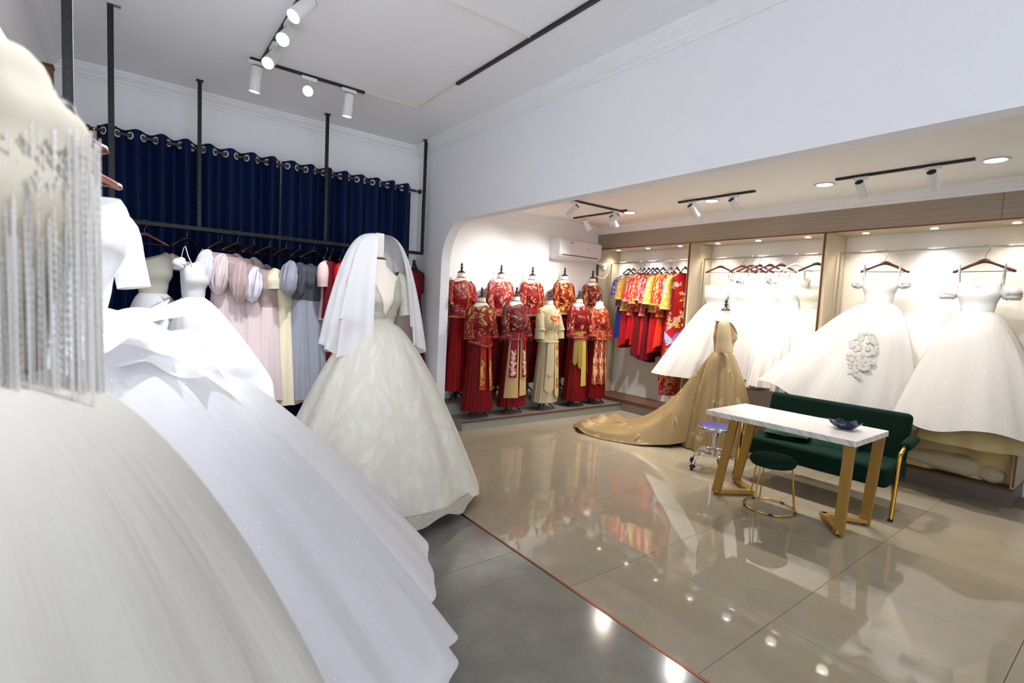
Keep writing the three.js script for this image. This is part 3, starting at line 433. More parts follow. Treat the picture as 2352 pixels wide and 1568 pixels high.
const row = [
  [0.76, 'blush', 'pearl', 0.4, 'pale blush tulle gown with a clear pearl-dotted puff sleeve', 0.7, 0.36],
  [0.9, 'blush', 'blush', 0.42, 'blush pink gown with a pearly white puff sleeve and satin belt', 0.55, 0.4],
  [1.05, 'blush', 'blushD', 0.4, 'blush pink gown with a pleated satin sleeve tied at the cuff', 0.75, 0.42],
  [1.2, 'blush', 'pearl', 0.42, 'blush pink gown with a wide dotted tulle sleeve over a satin waist', 0.5, 0.36],
  [1.36, 'butter', 'butter', 0.34, 'plain butter yellow gown with flat capelet sleeves', 0.6, 0.2],
  [1.5, 'grey', 'grey', 0.38, 'grey tulle gown with one sheer grey capelet sleeve', 0.75, 0.38],
  [1.64, 'grey', 'greyD', 0.4, 'grey dotted tulle gown with dark satin bodice and puffed sleeve', 0.45, 0.4]];
row.forEach(([x, a, b, w, lab, turn, len], k) => { hg(x, M.darkwood, turn, 'dark hanger holding the ' + lab.split(' with ')[0] + ' with ' + lab.split(' with ')[1].split(' ').slice(0, 6).join(' '));
  const dark = a === 'grey'; gown('hung_gown', lab, 'gown', [x, SH - [0.0, 0.03, 0.09, 0.13, 0.14, 0.04, 0.05][k], ZR + 0.03 + 0.02 * (k % 2)], turn, undefined, { mb: a === 'butter' ? tint.butter : dark ? tint.greyD : tint.blushD, ms: tint[a], sk: { h: [0, -1.36 - (k % 3) * 0.05, 0.02], rh: [0.2, 0.17], p: 0.85, n: 9, amp: 0.09, glit: a === 'butter' ? 0 : 50, gs: 0.003 }, belt: a === 'butter' ? undefined : dark ? tint.greyD : tint.blushD, sleeve: a === 'butter' ? { len: 0.2, r: [0.04, 0.06, 0.075, 0.07], out: 0.02, cap: false } : { len, r: puff, m: tint[b], wob: 0.12, pleat: 0.3 }, seed: 20 + k }); });
// red evening dresses
const reds = [[1.79, 'pinkish', 'short dusty pink dress with a ribbon bow at the shoulder', 0.62], [1.85, 'wine', 'dark wine velvet dress with long bell sleeve', 1.4], [1.96, 'red', 'bright red draped satin dress between wine velvet and magenta', 1.35], [2.06, 'pink', 'magenta satin dress partly hidden behind the white veil', 1.35], [2.2, 'crimson', 'crimson dress behind the white veil', 1.4], [2.5, 'red', 'scarlet dress whose hem shows beside the veil', 0.8], [2.6, 'crimson', 'plain crimson long-sleeved coat dress beside the veil', 1.42], [2.7, 'crimson', 'crimson jacket dress with gold symbol embroidered on the cuff', 1.4], [2.85, 'wine', 'short-sleeved wine red gown at the wall end of the rail', 1.45]];
reds.forEach(([x, c, lab, L], k) => { hg(x, M.black, 1.0, 'thin black hanger of the ' + lab.split(' ').slice(0, 8).join(' ')); const m = tint[c], long = k === 1 || k === 6 || k === 7;
  const g = gown('hung_gown', lab, 'gown', [x, SH - 0.03, ZR + 0.03], k > 4 ? 0.75 : 1.0, undefined, { mb: m, top: th => 0.03 - 0.02 * Math.cos(th), waist: -0.36, sk: { h: [0, -L, 0.02], rh: k > 4 ? [0.19, 0.16] : [0.17, 0.13], p: 0.9, n: 8, amp: 0.08 }, sleeve: { len: long ? 0.6 : 0.26, r: long ? [0.035, 0.05, 0.05, 0.065] : [0.035, 0.06, 0.06, 0.055], out: 0.05, cap: false }, seed: 50 + k }); confine(g, HALL);
  if (k === 7) { const p = []; for (const [a, b, c2, d] of [[0, 0.03, 0, 0.004], [0, 0.004, 0, 0.03], [0.026, 0.03, 0, 0.03], [0.008, 0.03, 0.013, 0.017], [0, 0.03, 0.026, 0.03], [0.012, 0.016, 0.026, 0.045]]) p.push(bx(a, b, c2, d, 0, 0.003)); const e = merge(p); e.translate(0.155, -0.6, 0.075); mesh('cuff_emblem', e, M.gold, g, 'gold geometric emblem'); } });
// ---------------------------------------------------------------- large gowns on the left rail
const LX = -0.125;
// nearest gown: cream, with beaded fringe
{
  const z = -0.85, cx = -0.2;
  const hA = hanger([railX(z) + 0.035, YRAIL - 0.15, z], 0.05, 'black broad hanger carrying the fringed cream gown', undefined, M.black, 1.0); mesh('hook_stem', tube([[-0.024, 0.13, -0.004], [-0.02, 0.2, -0.004], [0, 0.29, -0.004], [-0.02, 0.305, -0.004], [-0.04, 0.29, -0.004]], 0.0024, 20, 6), M.hook, hA);
  const t = thing('hung_gown', 'cream gown with long beaded fringe over the shoulder, nearest on the left rail', 'gown', [cx, 1.775, z], 0.05);
  const rings = [[0.08, 0.06, 0.035, 0], [0.01, 0.12, 0.045, 0], [-0.05, 0.158, 0.055, 0], [-0.15, 0.155, 0.075, 0.01], [-0.3, 0.12, 0.075, 0], [-0.42, 0.11, 0.075, 0]];
  mesh('bodice', bodice(rings, th => 0.02 - 0.07 * Math.pow(Math.cos(th / 2), 4), -0.43, { ease: 0.003 }), M.cream, t);
  mesh('shoulder_drape', sheet(20, 20, (u, v) => { const a = lerp(-0.9, 2.2, u), y = lerp(0.035, -0.2 - 0.06 * Math.sin(a * 2), v), r = ring(rings, y); return [Math.sin(a) * (r[1] + 0.008), y, Math.cos(a) * (r[2] + 0.01 + 0.004 * Math.sin(a * 11 + v * 3)) + r[3]]; }), M.cream, t);
  mesh('skirt', skirt({ w: [0, -0.345, 0], rw: [0.12, 0.09], h: [0.05, -1.73, 0.03], rh: [0.7, 0.66], p: 0.62, n: 13, amp: 0.1, seed: 61, nu: 220, nv: 36 }), M.creamTulle, t);
  confine(t, [XL + 0.02, 9, 0.02, 9, -9, 9]);
  const R = rng(77), strand = (L, r) => { const pts = [[0.0001, 0]], n = Math.max(8, Math.round(L / 0.005)); for (let i = 0; i <= n; i++) pts.push([i % 2 ? r * 0.45 : r, -i * L / n]); return lathe(pts, 6); };
  for (let k = 0; k < 210; k++) { const a = lerp(-1.0, 1.9, Math.pow(R(), 0.8)), yb = -0.05 - 0.12 * R(), L = (0.14 + 0.22 * sm((a + 0.8) / 2)) * (0.75 + 0.4 * R()), r = ring(rings, yb), g = strand(L, 0.0012); g.rotateZ((R() - 0.5) * 0.03); g.translate(Math.sin(a) * (r[1] + 0.012 + 0.006 * R()), yb, Math.cos(a) * (r[2] + 0.016 + 0.008 * R())); mesh('bead_strand', g, M.bead, t); }
  for (let k = 0; k < 14; k++) { const g = strand(0.36 + 0.14 * R(), 0.0022); g.translate(0.13 + 0.035 * R(), -0.06, 0.02 + 0.06 * R()); mesh('bead_strand', g, M.bead, t); }
}
// satin gown with a ruffle at the waist
{
  const z = -1.86;
  hanger([railX(z), YRAIL + 0.016, z], 0.1, 'reddish brown wooden hanger carrying the white satin gown', undefined, M.wood, 1.0);
  const t = thing('hung_gown', 'white satin gown with a curling organza ruffle at the waist', 'gown', [-0.15, 1.8, z], 0.05);
  const rings = [[0.06, 0.07, 0.04, 0], [0, 0.13, 0.055, 0], [-0.06, 0.155, 0.075, 0.01], [-0.16, 0.15, 0.11, 0.02], [-0.26, 0.115, 0.085, 0.0], [-0.36, 0.1, 0.08, 0], [-0.46, 0.115, 0.09, 0]];
  mesh('bodice', bodice(rings, th => -0.01 - 0.05 * Math.pow(Math.cos(th / 2), 6), -0.42, { ease: 0.004 }), M.satin, t);
  for (const s of [-0.5, 0.55]) mesh('piping', tube([[-0.08, -0.07, 0.1], [-0.02, -0.14, 0.128], [0.012, -0.2, 0.112], [0.0, -0.28, 0.09], [0.02, -0.4, 0.088]].map(p => [p[0] + s * 0.12, p[1], p[2] - Math.abs(s) * 0.016]), 0.0025, 20, 6), M.satin, t);
  const sk = skirt({ w: [0, -0.4, 0], rw: [0.115, 0.095], h: [0.4, -1.6, 0.02], rh: [0.83, 0.74], p: 0.62, n: 13, amp: 0.05, seed: 65, nu: 240, nv: 44, skew: 0.9, hem: th => 0.05 * Math.sin(3 * th) + 0.02 * Math.sin(7 * th + 1) });
  const m = mesh('skirt', sk, M.net, t); sequins(m, sk, 900, 66, 0.002);
  mesh('middle_skirt', skirt({ w: [0, -0.41, 0], rw: [0.108, 0.09], h: [0.385, -1.66, 0.03], rh: [0.78, 0.7], p: 0.62, n: 11, amp: 0.05, seed: 67, nu: 220, nv: 40, skew: 0.9, hem: th => 0.03 * Math.sin(4 * th + 2) }), M.tulle, t);
  mesh('underskirt', skirt({ w: [0, -0.42, 0], rw: [0.1, 0.085], h: [0.36, -1.75, 0.06], rh: [0.74, 0.68], p: 0.62, n: 9, amp: 0.04, seed: 68, nu: 160, nv: 24, skew: 0.9 }), M.satin, t);
  // organza flounces curling round the hips
  const flounce = (a0, a1, y0, r0, w, rise, waves, amp, ph, cx = 0.03, drift = 0) => sheet(140, 14, (u, v) => { const a = lerp(a0, a1, u), k = Math.sin(u * waves * 6.283 + ph), k2 = Math.cos(u * waves * 6.283 + ph), env = Math.sin(Math.PI * clamp(u * 1.02, 0, 1)) ** 0.5, r = r0 + v * w * env * (1 + 0.25 * k2), d = u * drift;
    return [cx + d + Math.sin(a) * r * 1.15, y0 - d * 0.55 + v * (rise + amp * k) * env - 0.1 * v * v * w, Math.cos(a) * r + 0.02 * k * v]; });
  mesh('ruffle', flounce(-0.2, 2.9, -0.38, 0.115, 0.14, 0.08, 3.6, 0.028, 0.4), organza, t);
  mesh('ruffle', flounce(-0.9, 2.6, -0.42, 0.13, 0.15, 0.02, 5.2, 0.035, 2.0), organza, t);
  mesh('ruffle', flounce(0.1, 2.2, -0.45, 0.15, 0.12, 0.0, 4.2, 0.03, 4.2, 0.05, 0.2), organza, t);
  confine(t, [XL + 0.02, 9, 0.02, 9, -9, 9]);
}
// lace gown behind it
{
  const z = -2.55;
  hanger([railX(z), YRAIL + 0.016, z], -0.1, 'brown wooden hanger carrying the white lace gown', undefined, M.wood, 1.0);
  const t = thing('hung_gown', 'white gown with crusted lace bodice and elbow sleeves behind the satin gown', 'gown', [-0.2, 1.83, z], 0.0);
  mesh('bodice', bodice(TORSO, th => 0.01 - 0.05 * Math.pow(Math.cos(th / 2), 4), -0.4, { ease: 0.004 }), M.whiteCrust, t);
  for (const s of [-1, 1]) mesh('sleeve', limb([[s * 0.13, -0.01, 0], [s * 0.185, -0.08, 0], [s * 0.21, -0.2, 0.01], [s * 0.225, -0.3, 0.02]], [0.045, 0.06, 0.055, 0.055], 12, 16, 0.04, 7, false), M.whiteCrust, t);
  const sk = skirt({ w: [0, -0.38, 0], rw: [0.125, 0.1], h: [0.68, -1.66, -0.02], rh: [0.87, 0.82], p: 0.6, n: 12, amp: 0.035, seed: 72, nu: 200, nv: 44, skew: 0.9, hem: th => 0.04 * Math.sin(3 * th + 2) });
  const m = mesh('skirt', sk, M.tulle, t); sequins(m, sk, 500, 73, 0.0025); confine(t, [XL + 0.02, 9, 0.02, 9, -9, 9]);
}
// gown with veil on a mannequin, standing free in the hall
{
  const P = [1.5, 0, -3.62], Y = 1.72;
  const t = thing('dress_form', 'cream tailor dummy wearing the lace ball gown and white veil', 'mannequin', P, 0.12);
  mesh('torso', bodice(TORSO.map(r => [r[0] + Y, r[1], r[2], r[3]]), Y + 0.1, Y - 0.66), M.form, t); const cap = lathe([[0, 0.02], [0.03, 0.018], [0.05, 0.006], [0.053, 0]], 20); cap.translate(0, Y + 0.1, 0); mesh('neck_cap', cap, M.finial, t);
  mesh('pole', rod([0, 0.04, 0], [0, Y - 0.6, 0], 0.014), M.black, t); for (let k = 0; k < 3; k++) { const a = k * 2.094; mesh('leg', tube([[0, 0.16, 0], [Math.sin(a) * 0.12, 0.09, Math.cos(a) * 0.12], [Math.sin(a) * 0.28, 0.012, Math.cos(a) * 0.28]], 0.011, 10, 6), M.black, t); }
  const d = thing('bridal_gown', 'cream ball gown with beaded bodice and fern lace skirt on the veiled mannequin', 'gown', [P[0], Y, P[2]], 0.12);
  const neck = th => { const c = Math.max(0, Math.cos(th)); return -0.005 - 0.25 * Math.pow(c, 14) - 0.05 * Math.pow(c, 3); };
  mesh('bodice', bodice(TORSO, neck, -0.345, { ease: 0.008, nu: 120, nv: 26 }), M.crust, d);
  mesh('belt', bodice(TORSO, -0.335, -0.385, { ease: 0.011, nv: 3 }), phy('#cfc8b4', 0.5), d);
  for (const s of [-1, 1]) mesh('sleeve', limb([[s * 0.13, -0.01, 0], [s * 0.19, -0.06, 0], [s * 0.215, -0.2, 0.015], [s * 0.222, -0.31, 0.03]], [0.045, 0.062, 0.06, 0.056], 14, 18, 0.03, 8, false), M.crust, d);
  const sk = skirt({ w: [0, -0.37, 0], rw: [0.126, 0.1], h: [0.0, -1.63, 0.04], rh: [0.79, 0.75], p: 0.72, n: 9, amp: 0.045, seed: 81, nu: 220, nv: 48, us: 1, vs: 1, hem: th => 0.025 * Math.sin(13 * th) });
  const m = mesh('skirt', sk, M.lace, d); sequins(m, sk, 500, 82, 0.0022);
  mesh('hem_lace', skirt({ w: [0, -1.57, 0.039], rw: [0.775, 0.735], h: [0, -1.635, 0.04], rh: [0.797, 0.757], p: 1, n: 24, amp: 0.008, seed: 83, nu: 200, nv: 4, hem: th => 0.025 * Math.sin(13 * th) }), M.crust, d);
  const v = thing('bridal_veil', 'white tulle veil draped over the neck of the mannequin', 'veil', [P[0], Y + 0.29, P[2]], 0.05);
  const fall = (s, seed, rr, drop) => sheet(90, 40, (u, w) => { const R = rng(seed), p0 = R() * 6, a = lerp(0.75, 2 * Math.PI - 0.35, u), r = 0.01 + rr * Math.pow(w, 0.45) * (1 + 0.10 * Math.pow(w, 1.3) * Math.sin(a * 9 + p0) + 0.06 * w * Math.sin(a * 17)), y = -drop * (0.03 * w + 0.97 * Math.pow(w, 1.5)) * (1 + 0.05 * Math.sin(a * 5 + seed)) ; return [Math.sin(a) * r * 1.0, y, Math.cos(a) * r * 0.72 - 0.02 - 0.03 * w]; });
  mesh('upper_tier', fall(1, 91, 0.33, 0.66), veilMat, v); mesh('lower_tier', fall(1, 95, 0.36, 0.86), veilMat, v);
  mesh('comb', bx(-0.03, 0.03, -0.185, 0.004, -0.01, 0.01, 0.004), M.form, v);
}
// ---------------------------------------------------------------- mannequins in red wedding dress
const finialG = lathe([[0.05, 0], [0.052, 0.006], [0.046, 0.016], [0.026, 0.026], [0.013, 0.04], [0.011, 0.052], [0.019, 0.06], [0.02, 0.07], [0.012, 0.08], [0.01, 0.088], [0.015, 0.098], [0.016, 0.108], [0.009, 0.122], [0.004, 0.13], [0, 0.132]], 18);
function dressForm(x, z, tip, base, turn, lab, group) {   // tip = height of the finial, base = height of what it stands on
  const Y = tip - 0.235, t = thing('dress_form', lab, 'mannequin', [x, base, z], turn, group), y = Y - base;
  mesh('torso', bodice(TORSO.map(r => [r[0] + y, r[1] * 0.97, r[2] * 0.95, r[3]]), y + 0.105, y - 0.4), M.form, t);
  const f = mesh('finial', finialG, M.finial, t); f.position.set(0, y + 0.103, 0); f.rotation.z = -0.02;
  mesh('pole', rod([0, 0.03, 0], [0, y - 0.6, 0], 0.012), M.black, t);
  for (let k = 0; k < 3; k++) { const a = 0.5 + k * 2.094, R = base > 0.2 ? 0.12 : 0.15; mesh('leg', tube([[0, 0.12, 0], [Math.sin(a) * R * 0.5, 0.075, Math.cos(a) * R * 0.5], [Math.sin(a) * R, 0.011, Math.cos(a) * R]], 0.01, 10, 6), M.black, t); }
  return Y;
}
const JR = [[0.02, 0.068, 0.062, 0], [-0.005, 0.115, 0.085, 0], [-0.035, 0.178, 0.1, 0], [-0.1, 0.178, 0.118, 0.006], [-0.2, 0.172, 0.135, 0.014], [-0.35, 0.14, 0.11, 0.004], [-0.47, 0.178, 0.132, 0.004], [-0.6, 0.2, 0.14, 0.004]];
function jacket(t, mat, trim, o = {}) {
  const { hem = -0.46, point = 0, len = 0.36, r = [0.04, 0.056, 0.055, 0.058], collar = true, edge = 0.006 } = o;
  mesh('jacket_body', bodice(JR, 0.02, th => hem - point * Math.pow(Math.max(0, Math.cos(th)), 3), { ease: 0.004, nu: 60 }), mat, t);
  mesh('hem_band', bodice(JR, th => hem + 0.012 - point * Math.pow(Math.max(0, Math.cos(th)), 3), th => hem - 0.004 - point * Math.pow(Math.max(0, Math.cos(th)), 3), { ease: 0.008, nu: 60, nv: 2 }), trim, t);
  mesh('front_band', sheet(2, 20, (u, v) => { const y = lerp(0.015, hem - point, v), q = ring(JR, y), th = (u - 0.5) * 0.1; return [Math.sin(th) * (q[1] + 0.008), y, Math.cos(th) * (q[2] + 0.008) + (q[3] || 0)]; }), trim, t);
  if (collar) mesh('collar', sheet(28, 4, (u, v) => { const th = lerp(0.12, 6.16, u); return [Math.sin(th) * lerp(0.058, 0.072, v), lerp(0.055, 0.008, v), Math.cos(th) * lerp(0.058, 0.07, v)]; }), mat, t);
  for (const s of [-1, 1]) { const P = [[s * 0.14, -0.015, 0], [s * 0.186, -0.07, 0], [s * 0.215, -len * 0.6, 0.015], [s * 0.23, -len, 0.04]]; const sl = mesh('sleeve', limb(P, r, 14, 18, 0.03, 5 + s, false), mat, t); mesh('cuff', limb([[P[3][0] - s * 0.003, P[3][1] + 0.02, P[3][2] - 0.001], P[3]], [r[3] + 0.003, r[3] + 0.004], 2, 18, 0.03, 5 + s, false), trim, sl);
    if (o.fringe) for (let k = 0; k < 10; k++) { const a = k / 10 * 6.283; mesh('fringe_strand', rod([P[3][0] + Math.cos(a) * r[3], P[3][1], P[3][2] + Math.sin(a) * r[3]], [P[3][0] + Math.cos(a) * r[3], P[3][1] - 0.06, P[3][2] + Math.sin(a) * r[3]], 0.002, 5), o.fringe, sl); } }
}
const SKW = { rw: [0.128, 0.1] };
function pleats(t, mat, hemY, rh = [0.21, 0.145], n = 26, seed = 1) { mesh('pleated_cloth', skirt({ w: [0, -0.36, 0], rw: SKW.rw, h: [0, hemY, 0], rh, p: 0.8, n, amp: 0.05, seed, nu: 160, nv: 14 }), mat, t); }
function panel(t, mat, a, w0, w1, y1, hemY, rh, off = 0.02, tip = 0, name = 'skirt_panel') {   // strip lying on the skirt, centred on angle a
  mesh(name, sheet(10, 18, (u, v) => { const y = lerp(-0.36, y1 - tip * (1 - Math.abs(u * 2 - 1)), v), f = Math.pow(clamp((-0.36 - y) / (-0.36 - hemY), 0, 1), 0.8), rx = lerp(SKW.rw[0], rh[0], f) + off, rz = lerp(SKW.rw[1], rh[1], f) + off, th = a + (u - 0.5) * lerp(w0, w1, v) / ((rx + rz) / 2); return [Math.sin(th) * rx, y, Math.cos(th) * rz]; }), mat, t);
}
const redP = dull('#6a060c', 0.6), redB = dull('#8a080e', 0.55), beigeS = dull('#bda06e', 0.5), yellowS = dull('#c0a548', 0.4), creamS = dull('#b8ab8c', 0.5), goldTrim = dull('#b8863c', 0.45), redTrim = dull('#8b1420', 0.5), silverTrim = dull('#c9a8a0', 0.45), creamTrim = dull('#c9c0a4', 0.5), orangeTrim = dull('#b5462a', 0.5);
const base2 = 0.262, base1 = 0.112;
const FORMS = 'cream dress forms on the platform';
const back = [[3.405, 2.035], [4.03, 2.067], [4.58, 2.084], [5.2, 2.125], [5.8, 2.13]], front = [[3.506, 1.733], [4.05, 1.771], [4.63, 1.747], [5.2, 1.791], [5.63, 1.776]];
const jb = [[101, '#8f0c14', GOLDV, 1.0, 'tall red jacket with violet and gold flower embroidery, next to the opening wall', goldTrim], [102, '#98141c', SILVER, 1.7, 'red jacket thick with silver sequin embroidery under the spotlight', orangeTrim], [103, '#850a12', ['#d8bd80', '#e9d7a6', '#c29a4a'], 0.8, 'red jacket with cream cloud embroidery over the shoulders', goldTrim], [104, '#740510', ['#e2a92f', '#f4d070', '#c07d14'], 1.3, 'crimson jacket with dense gold embroidery down front and sleeves', goldTrim], [105, '#5e0c12', ORANGE, 1.4, 'maroon and orange jacket beaded in many colours under the air conditioner', orangeTrim]];
back.forEach(([x, tip], k) => {
  const z = -5.562, Y = dressForm(x, z, tip, base2, 0.22, 'cream dress form wearing the ' + jb[k][4].split(',')[0].split(' ').slice(0, 10).join(' '), FORMS), [seed, b, pal, dens, lab, trim] = jb[k];
  const m = cloth(jacketCanvas(seed, b, pal, dens), { roughness: 0.45 }), t = thing('embroidered_jacket', lab, 'jacket', [x, Y, z], 0.22);
  jacket(t, m, trim, { hem: -0.46, len: k === 0 ? 0.3 : 0.4 }); if (!k) confine(t, [XW + 0.125, 9, 0, 9, -9, 9]);
  const s = thing('pleated_skirt', ['plain scarlet long skirt beside the opening wall', 'dark red skirt hidden behind the row in front, under silver sequins', 'dark red skirt behind the sage jacket', 'dark red skirt behind the red vine jacket', 'dark red skirt in the corner under the air conditioner'][k], 'skirt', [x, Y, z], 0.22);
  pleats(s, k === 0 ? redB : redP, -1.4, [0.19, 0.128], 22, 200 + k); if (k === 0) panel(s, cloth(panelCanvas(120, '#8c1018', GOLDV)), 0.6, 0.12, 0.14, -1.2, -1.4, [0.19, 0.128], 0.014);
});
const jf = [[111, '#78090f', GOLD, 1.2, '', 'red jacket with gold phoenix-tail embroidery and pointed hem', redTrim, { point: 0.05, len: 0.4, r: [0.04, 0.056, 0.058, 0.066] }],
  [112, '#5c0410', ['#b8ab8c', '#c4b59c', '#a5843f'], 0.4, 'lattice', 'dark crimson jacket with silver scrolls and beaded fringe sleeves', redTrim, { len: 0.42, r: [0.04, 0.056, 0.06, 0.07], fringe: dull('#9c5a5a', 0.4) }],
  [113, '#b9ae8c', SAGE, 1.1, 'round', 'pale sage jacket with red and gold round medallions', creamTrim, { len: 0.3, r: [0.04, 0.058, 0.06, 0.064] }],
  [114, '#76080f', SILVER, 0.6, '', 'red jacket with white and gold trailing vine embroidery', redTrim, { len: 0.42, r: [0.04, 0.056, 0.056, 0.06] }],
  [115, '#821410', ORANGE, 1.7, '', 'orange-red sequinned jacket with scalloped collar and fringe cuffs', orangeTrim, { len: 0.42, r: [0.04, 0.056, 0.064, 0.08], collar: false, fringe: dull('#b06a50', 0.4) }]];
front.forEach(([x, tip], k) => {
  const z = -5.225, Y = dressForm(x, z, tip, base1, 0.22, 'cream dress form wearing the ' + jf[k][5].split(' ').slice(0, 10).join(' '), FORMS), [seed, b, pal, dens, st, lab, trim, o] = jf[k], hemY = [0.2, 0.21, 0.22, 0.2, 0.2][k] - Y, rh = [[0.235, 0.16], [0.225, 0.15], [0.21, 0.15], [0.2, 0.15], [0.19, 0.15]][k];
  const t = thing('embroidered_jacket', lab, 'jacket', [x, Y, z], 0.22); jacket(t, cloth(jacketCanvas(seed, b, pal, dens, st), { roughness: 0.45 }), trim, o);
  if (k === 2) for (const s of [-1, 1]) mesh('under_sleeve', limb([[s * 0.228, -0.28, 0.025], [s * 0.236, -0.42, 0.035]], [0.066, 0.07], 4, 16, 0.03, 3, false), creamS, t);
  const q = thing('pleated_skirt', ['scarlet pleated skirt with two narrow gold-worked ribbons', 'crimson skirt with beige back panels and embroidered red panels', 'cream skirt with medallion panel falling to a point', 'red skirt with yellow satin panels and one embroidered red lappet', 'straight red skirt covered with sequinned columns'][k], 'skirt', [x, Y, z], 0.22);
  pleats(q, k === 2 ? creamS : redP, hemY, rh, 24, 220 + k);
  if (k === 0) { const m = cloth(panelCanvas(131, '#a3141a', GOLD)); panel(q, m, -0.35, 0.06, 0.07, -1.02, hemY, rh); panel(q, m, 0.35, 0.06, 0.07, -1.04, hemY, rh); }
  if (k === 1) { panel(q, beigeS, 0.35, 0.13, 0.2, -1.18, hemY, rh, 0.018); panel(q, beigeS, -0.75, 0.12, 0.2, -1.2, hemY, rh, 0.018); const m = cloth(panelCanvas(132, '#7c0816', ['#d8cfae', '#e8c9a0', '#b98a90'])); panel(q, m, 0.3, 0.1, 0.12, -0.95, hemY, rh, 0.03); panel(q, m, -0.72, 0.1, 0.12, -0.95, hemY, rh, 0.03); }
  if (k === 2) { panel(q, cloth(panelCanvas(133, '#bfb38c', SAGE, 'round')), 0.3, 0.11, 0.14, -1.18, hemY, rh, 0.03, 0.06); panel(q, creamS, -0.45, 0.1, 0.13, -0.88, hemY, rh, 0.03, 0.05); panel(q, creamS, -0.45, 0.1, 0.15, -1.1, hemY, rh, 0.02, 0.06); }
  if (k === 3) { panel(q, yellowS, 0.0, 0.09, 0.13, -1.14, hemY, rh, 0.02); panel(q, dull('#8f7a3c', 0.5), -0.5, 0.07, 0.07, -0.85, hemY, rh, 0.028, 0.04); panel(q, dull('#8f7a3c', 0.5), -0.95, 0.07, 0.07, -0.8, hemY, rh, 0.028, 0.04); panel(q, cloth(panelCanvas(134, '#7d0a12', SILVER)), 0.75, 0.1, 0.13, -0.95, hemY, rh, 0.032, 0.07); }
  if (k === 4) { const m = cloth(panelCanvas(135, '#7c1a14', ['#c9824a', '#d8b08a', '#e0cba8'], 'full')); for (const a of [-0.95, -0.35, 0.3, 0.95]) panel(q, m, a, 0.08, 0.1, -1.1, hemY, rh, 0.02, 0.03); }
});
// ---------------------------------------------------------------- air conditioner with pipe and cable
{
  const t = thing('air_conditioner', 'white wall air conditioner with small blue energy label', 'air conditioner', [5.0, 2.24, ZA]);
  const s = new THREE.Shape(); s.moveTo(0, 0.03); s.lineTo(0, 0.285); s.quadraticCurveTo(0, 0.295, 0.01, 0.295); s.lineTo(0.19, 0.285); s.quadraticCurveTo(0.215, 0.28, 0.215, 0.25); s.lineTo(0.21, 0.09); s.quadraticCurveTo(0.2, 0.05, 0.15, 0.03); s.lineTo(0.06, 0.008); s.lineTo(0, 0.03);
  const g = new THREE.ExtrudeGeometry(s, { depth: 0.86, bevelEnabled: true, bevelSize: 0.008, bevelThickness: 0.008, bevelSegments: 3, curveSegments: 10 }); g.applyMatrix4(new THREE.Matrix4().makeBasis(V(0, 0, 1), V(0, 1, 0), V(-1, 0, 0))); g.computeBoundingBox(); g.translate(-g.boundingBox.min.x, 0, -g.boundingBox.min.z); mesh('housing', g, M.plastic, t);
  mesh('air_flap', bx(0.06, 0.82, 0.035, 0.042, 0.09, 0.196, 0.003), M.white, t).rotation.x = 0; mesh('outlet_slot', bx(0.07, 0.81, 0.058, 0.07, 0.16, 0.222, 0.003), M.slot, t);
  const lt = tex(canvas(64, 128, (c, w, h) => { c.fillStyle = '#f2f2f2'; c.fillRect(0, 0, w, h); c.fillStyle = '#2d4fae'; c.fillRect(0, 0, w, 18); c.fillRect(6, 70, 52, 6); c.fillStyle = '#3fa05a'; c.fillRect(8, 26, 22, 7); c.fillStyle = '#e0a33a'; c.fillRect(8, 38, 30, 7); c.fillStyle = '#c94a3a'; c.fillRect(8, 50, 38, 7); c.fillStyle = '#888'; for (let k = 0; k < 4; k++) c.fillRect(8, 84 + k * 10, 46, 3); }));
  const lg = new THREE.PlaneGeometry(0.05, 0.1); lg.translate(0.24, 0.2, 0.2335); mesh('energy_label', lg, std('#ffffff', 0.5, { map: lt }), t, 'small printed energy label');
  const pr = mesh('display_mark', new THREE.PlaneGeometry(0.05, 0.006), M.spotIn, t); pr.position.set(0.58, 0.19, 0.2335);
  const h = thing('drain_pipe', 'cream wrapped pipe running from the air conditioner into a round hole', 'pipe'); mesh('pipe', tube([[5.78, 2.27, -5.6], [5.95, 2.26, -5.62], [6.14, 2.225, -5.655]], 0.022, 16, 12), M.cable, h); const d = new THREE.CylinderGeometry(0.055, 0.055, 0.012, 28); d.rotateX(Math.PI / 2); d.translate(6.15, 2.222, -5.652); mesh('wall_rosette', d, M.white, h);
  solo('power_cable', 'white cable looping from the wardrobe side board down behind a mannequin', 'cable', tube([[6.27, 2.24, -5.64], [6.24, 2.29, -5.62], [6.2, 2.24, -5.6], [6.16, 2.1, -5.58], [6.06, 2.02, -5.58], [5.96, 2.03, -5.6], [5.92, 2.08, -5.64], [5.9, 2.18, -5.68]], 0.007, 50), M.white);
}
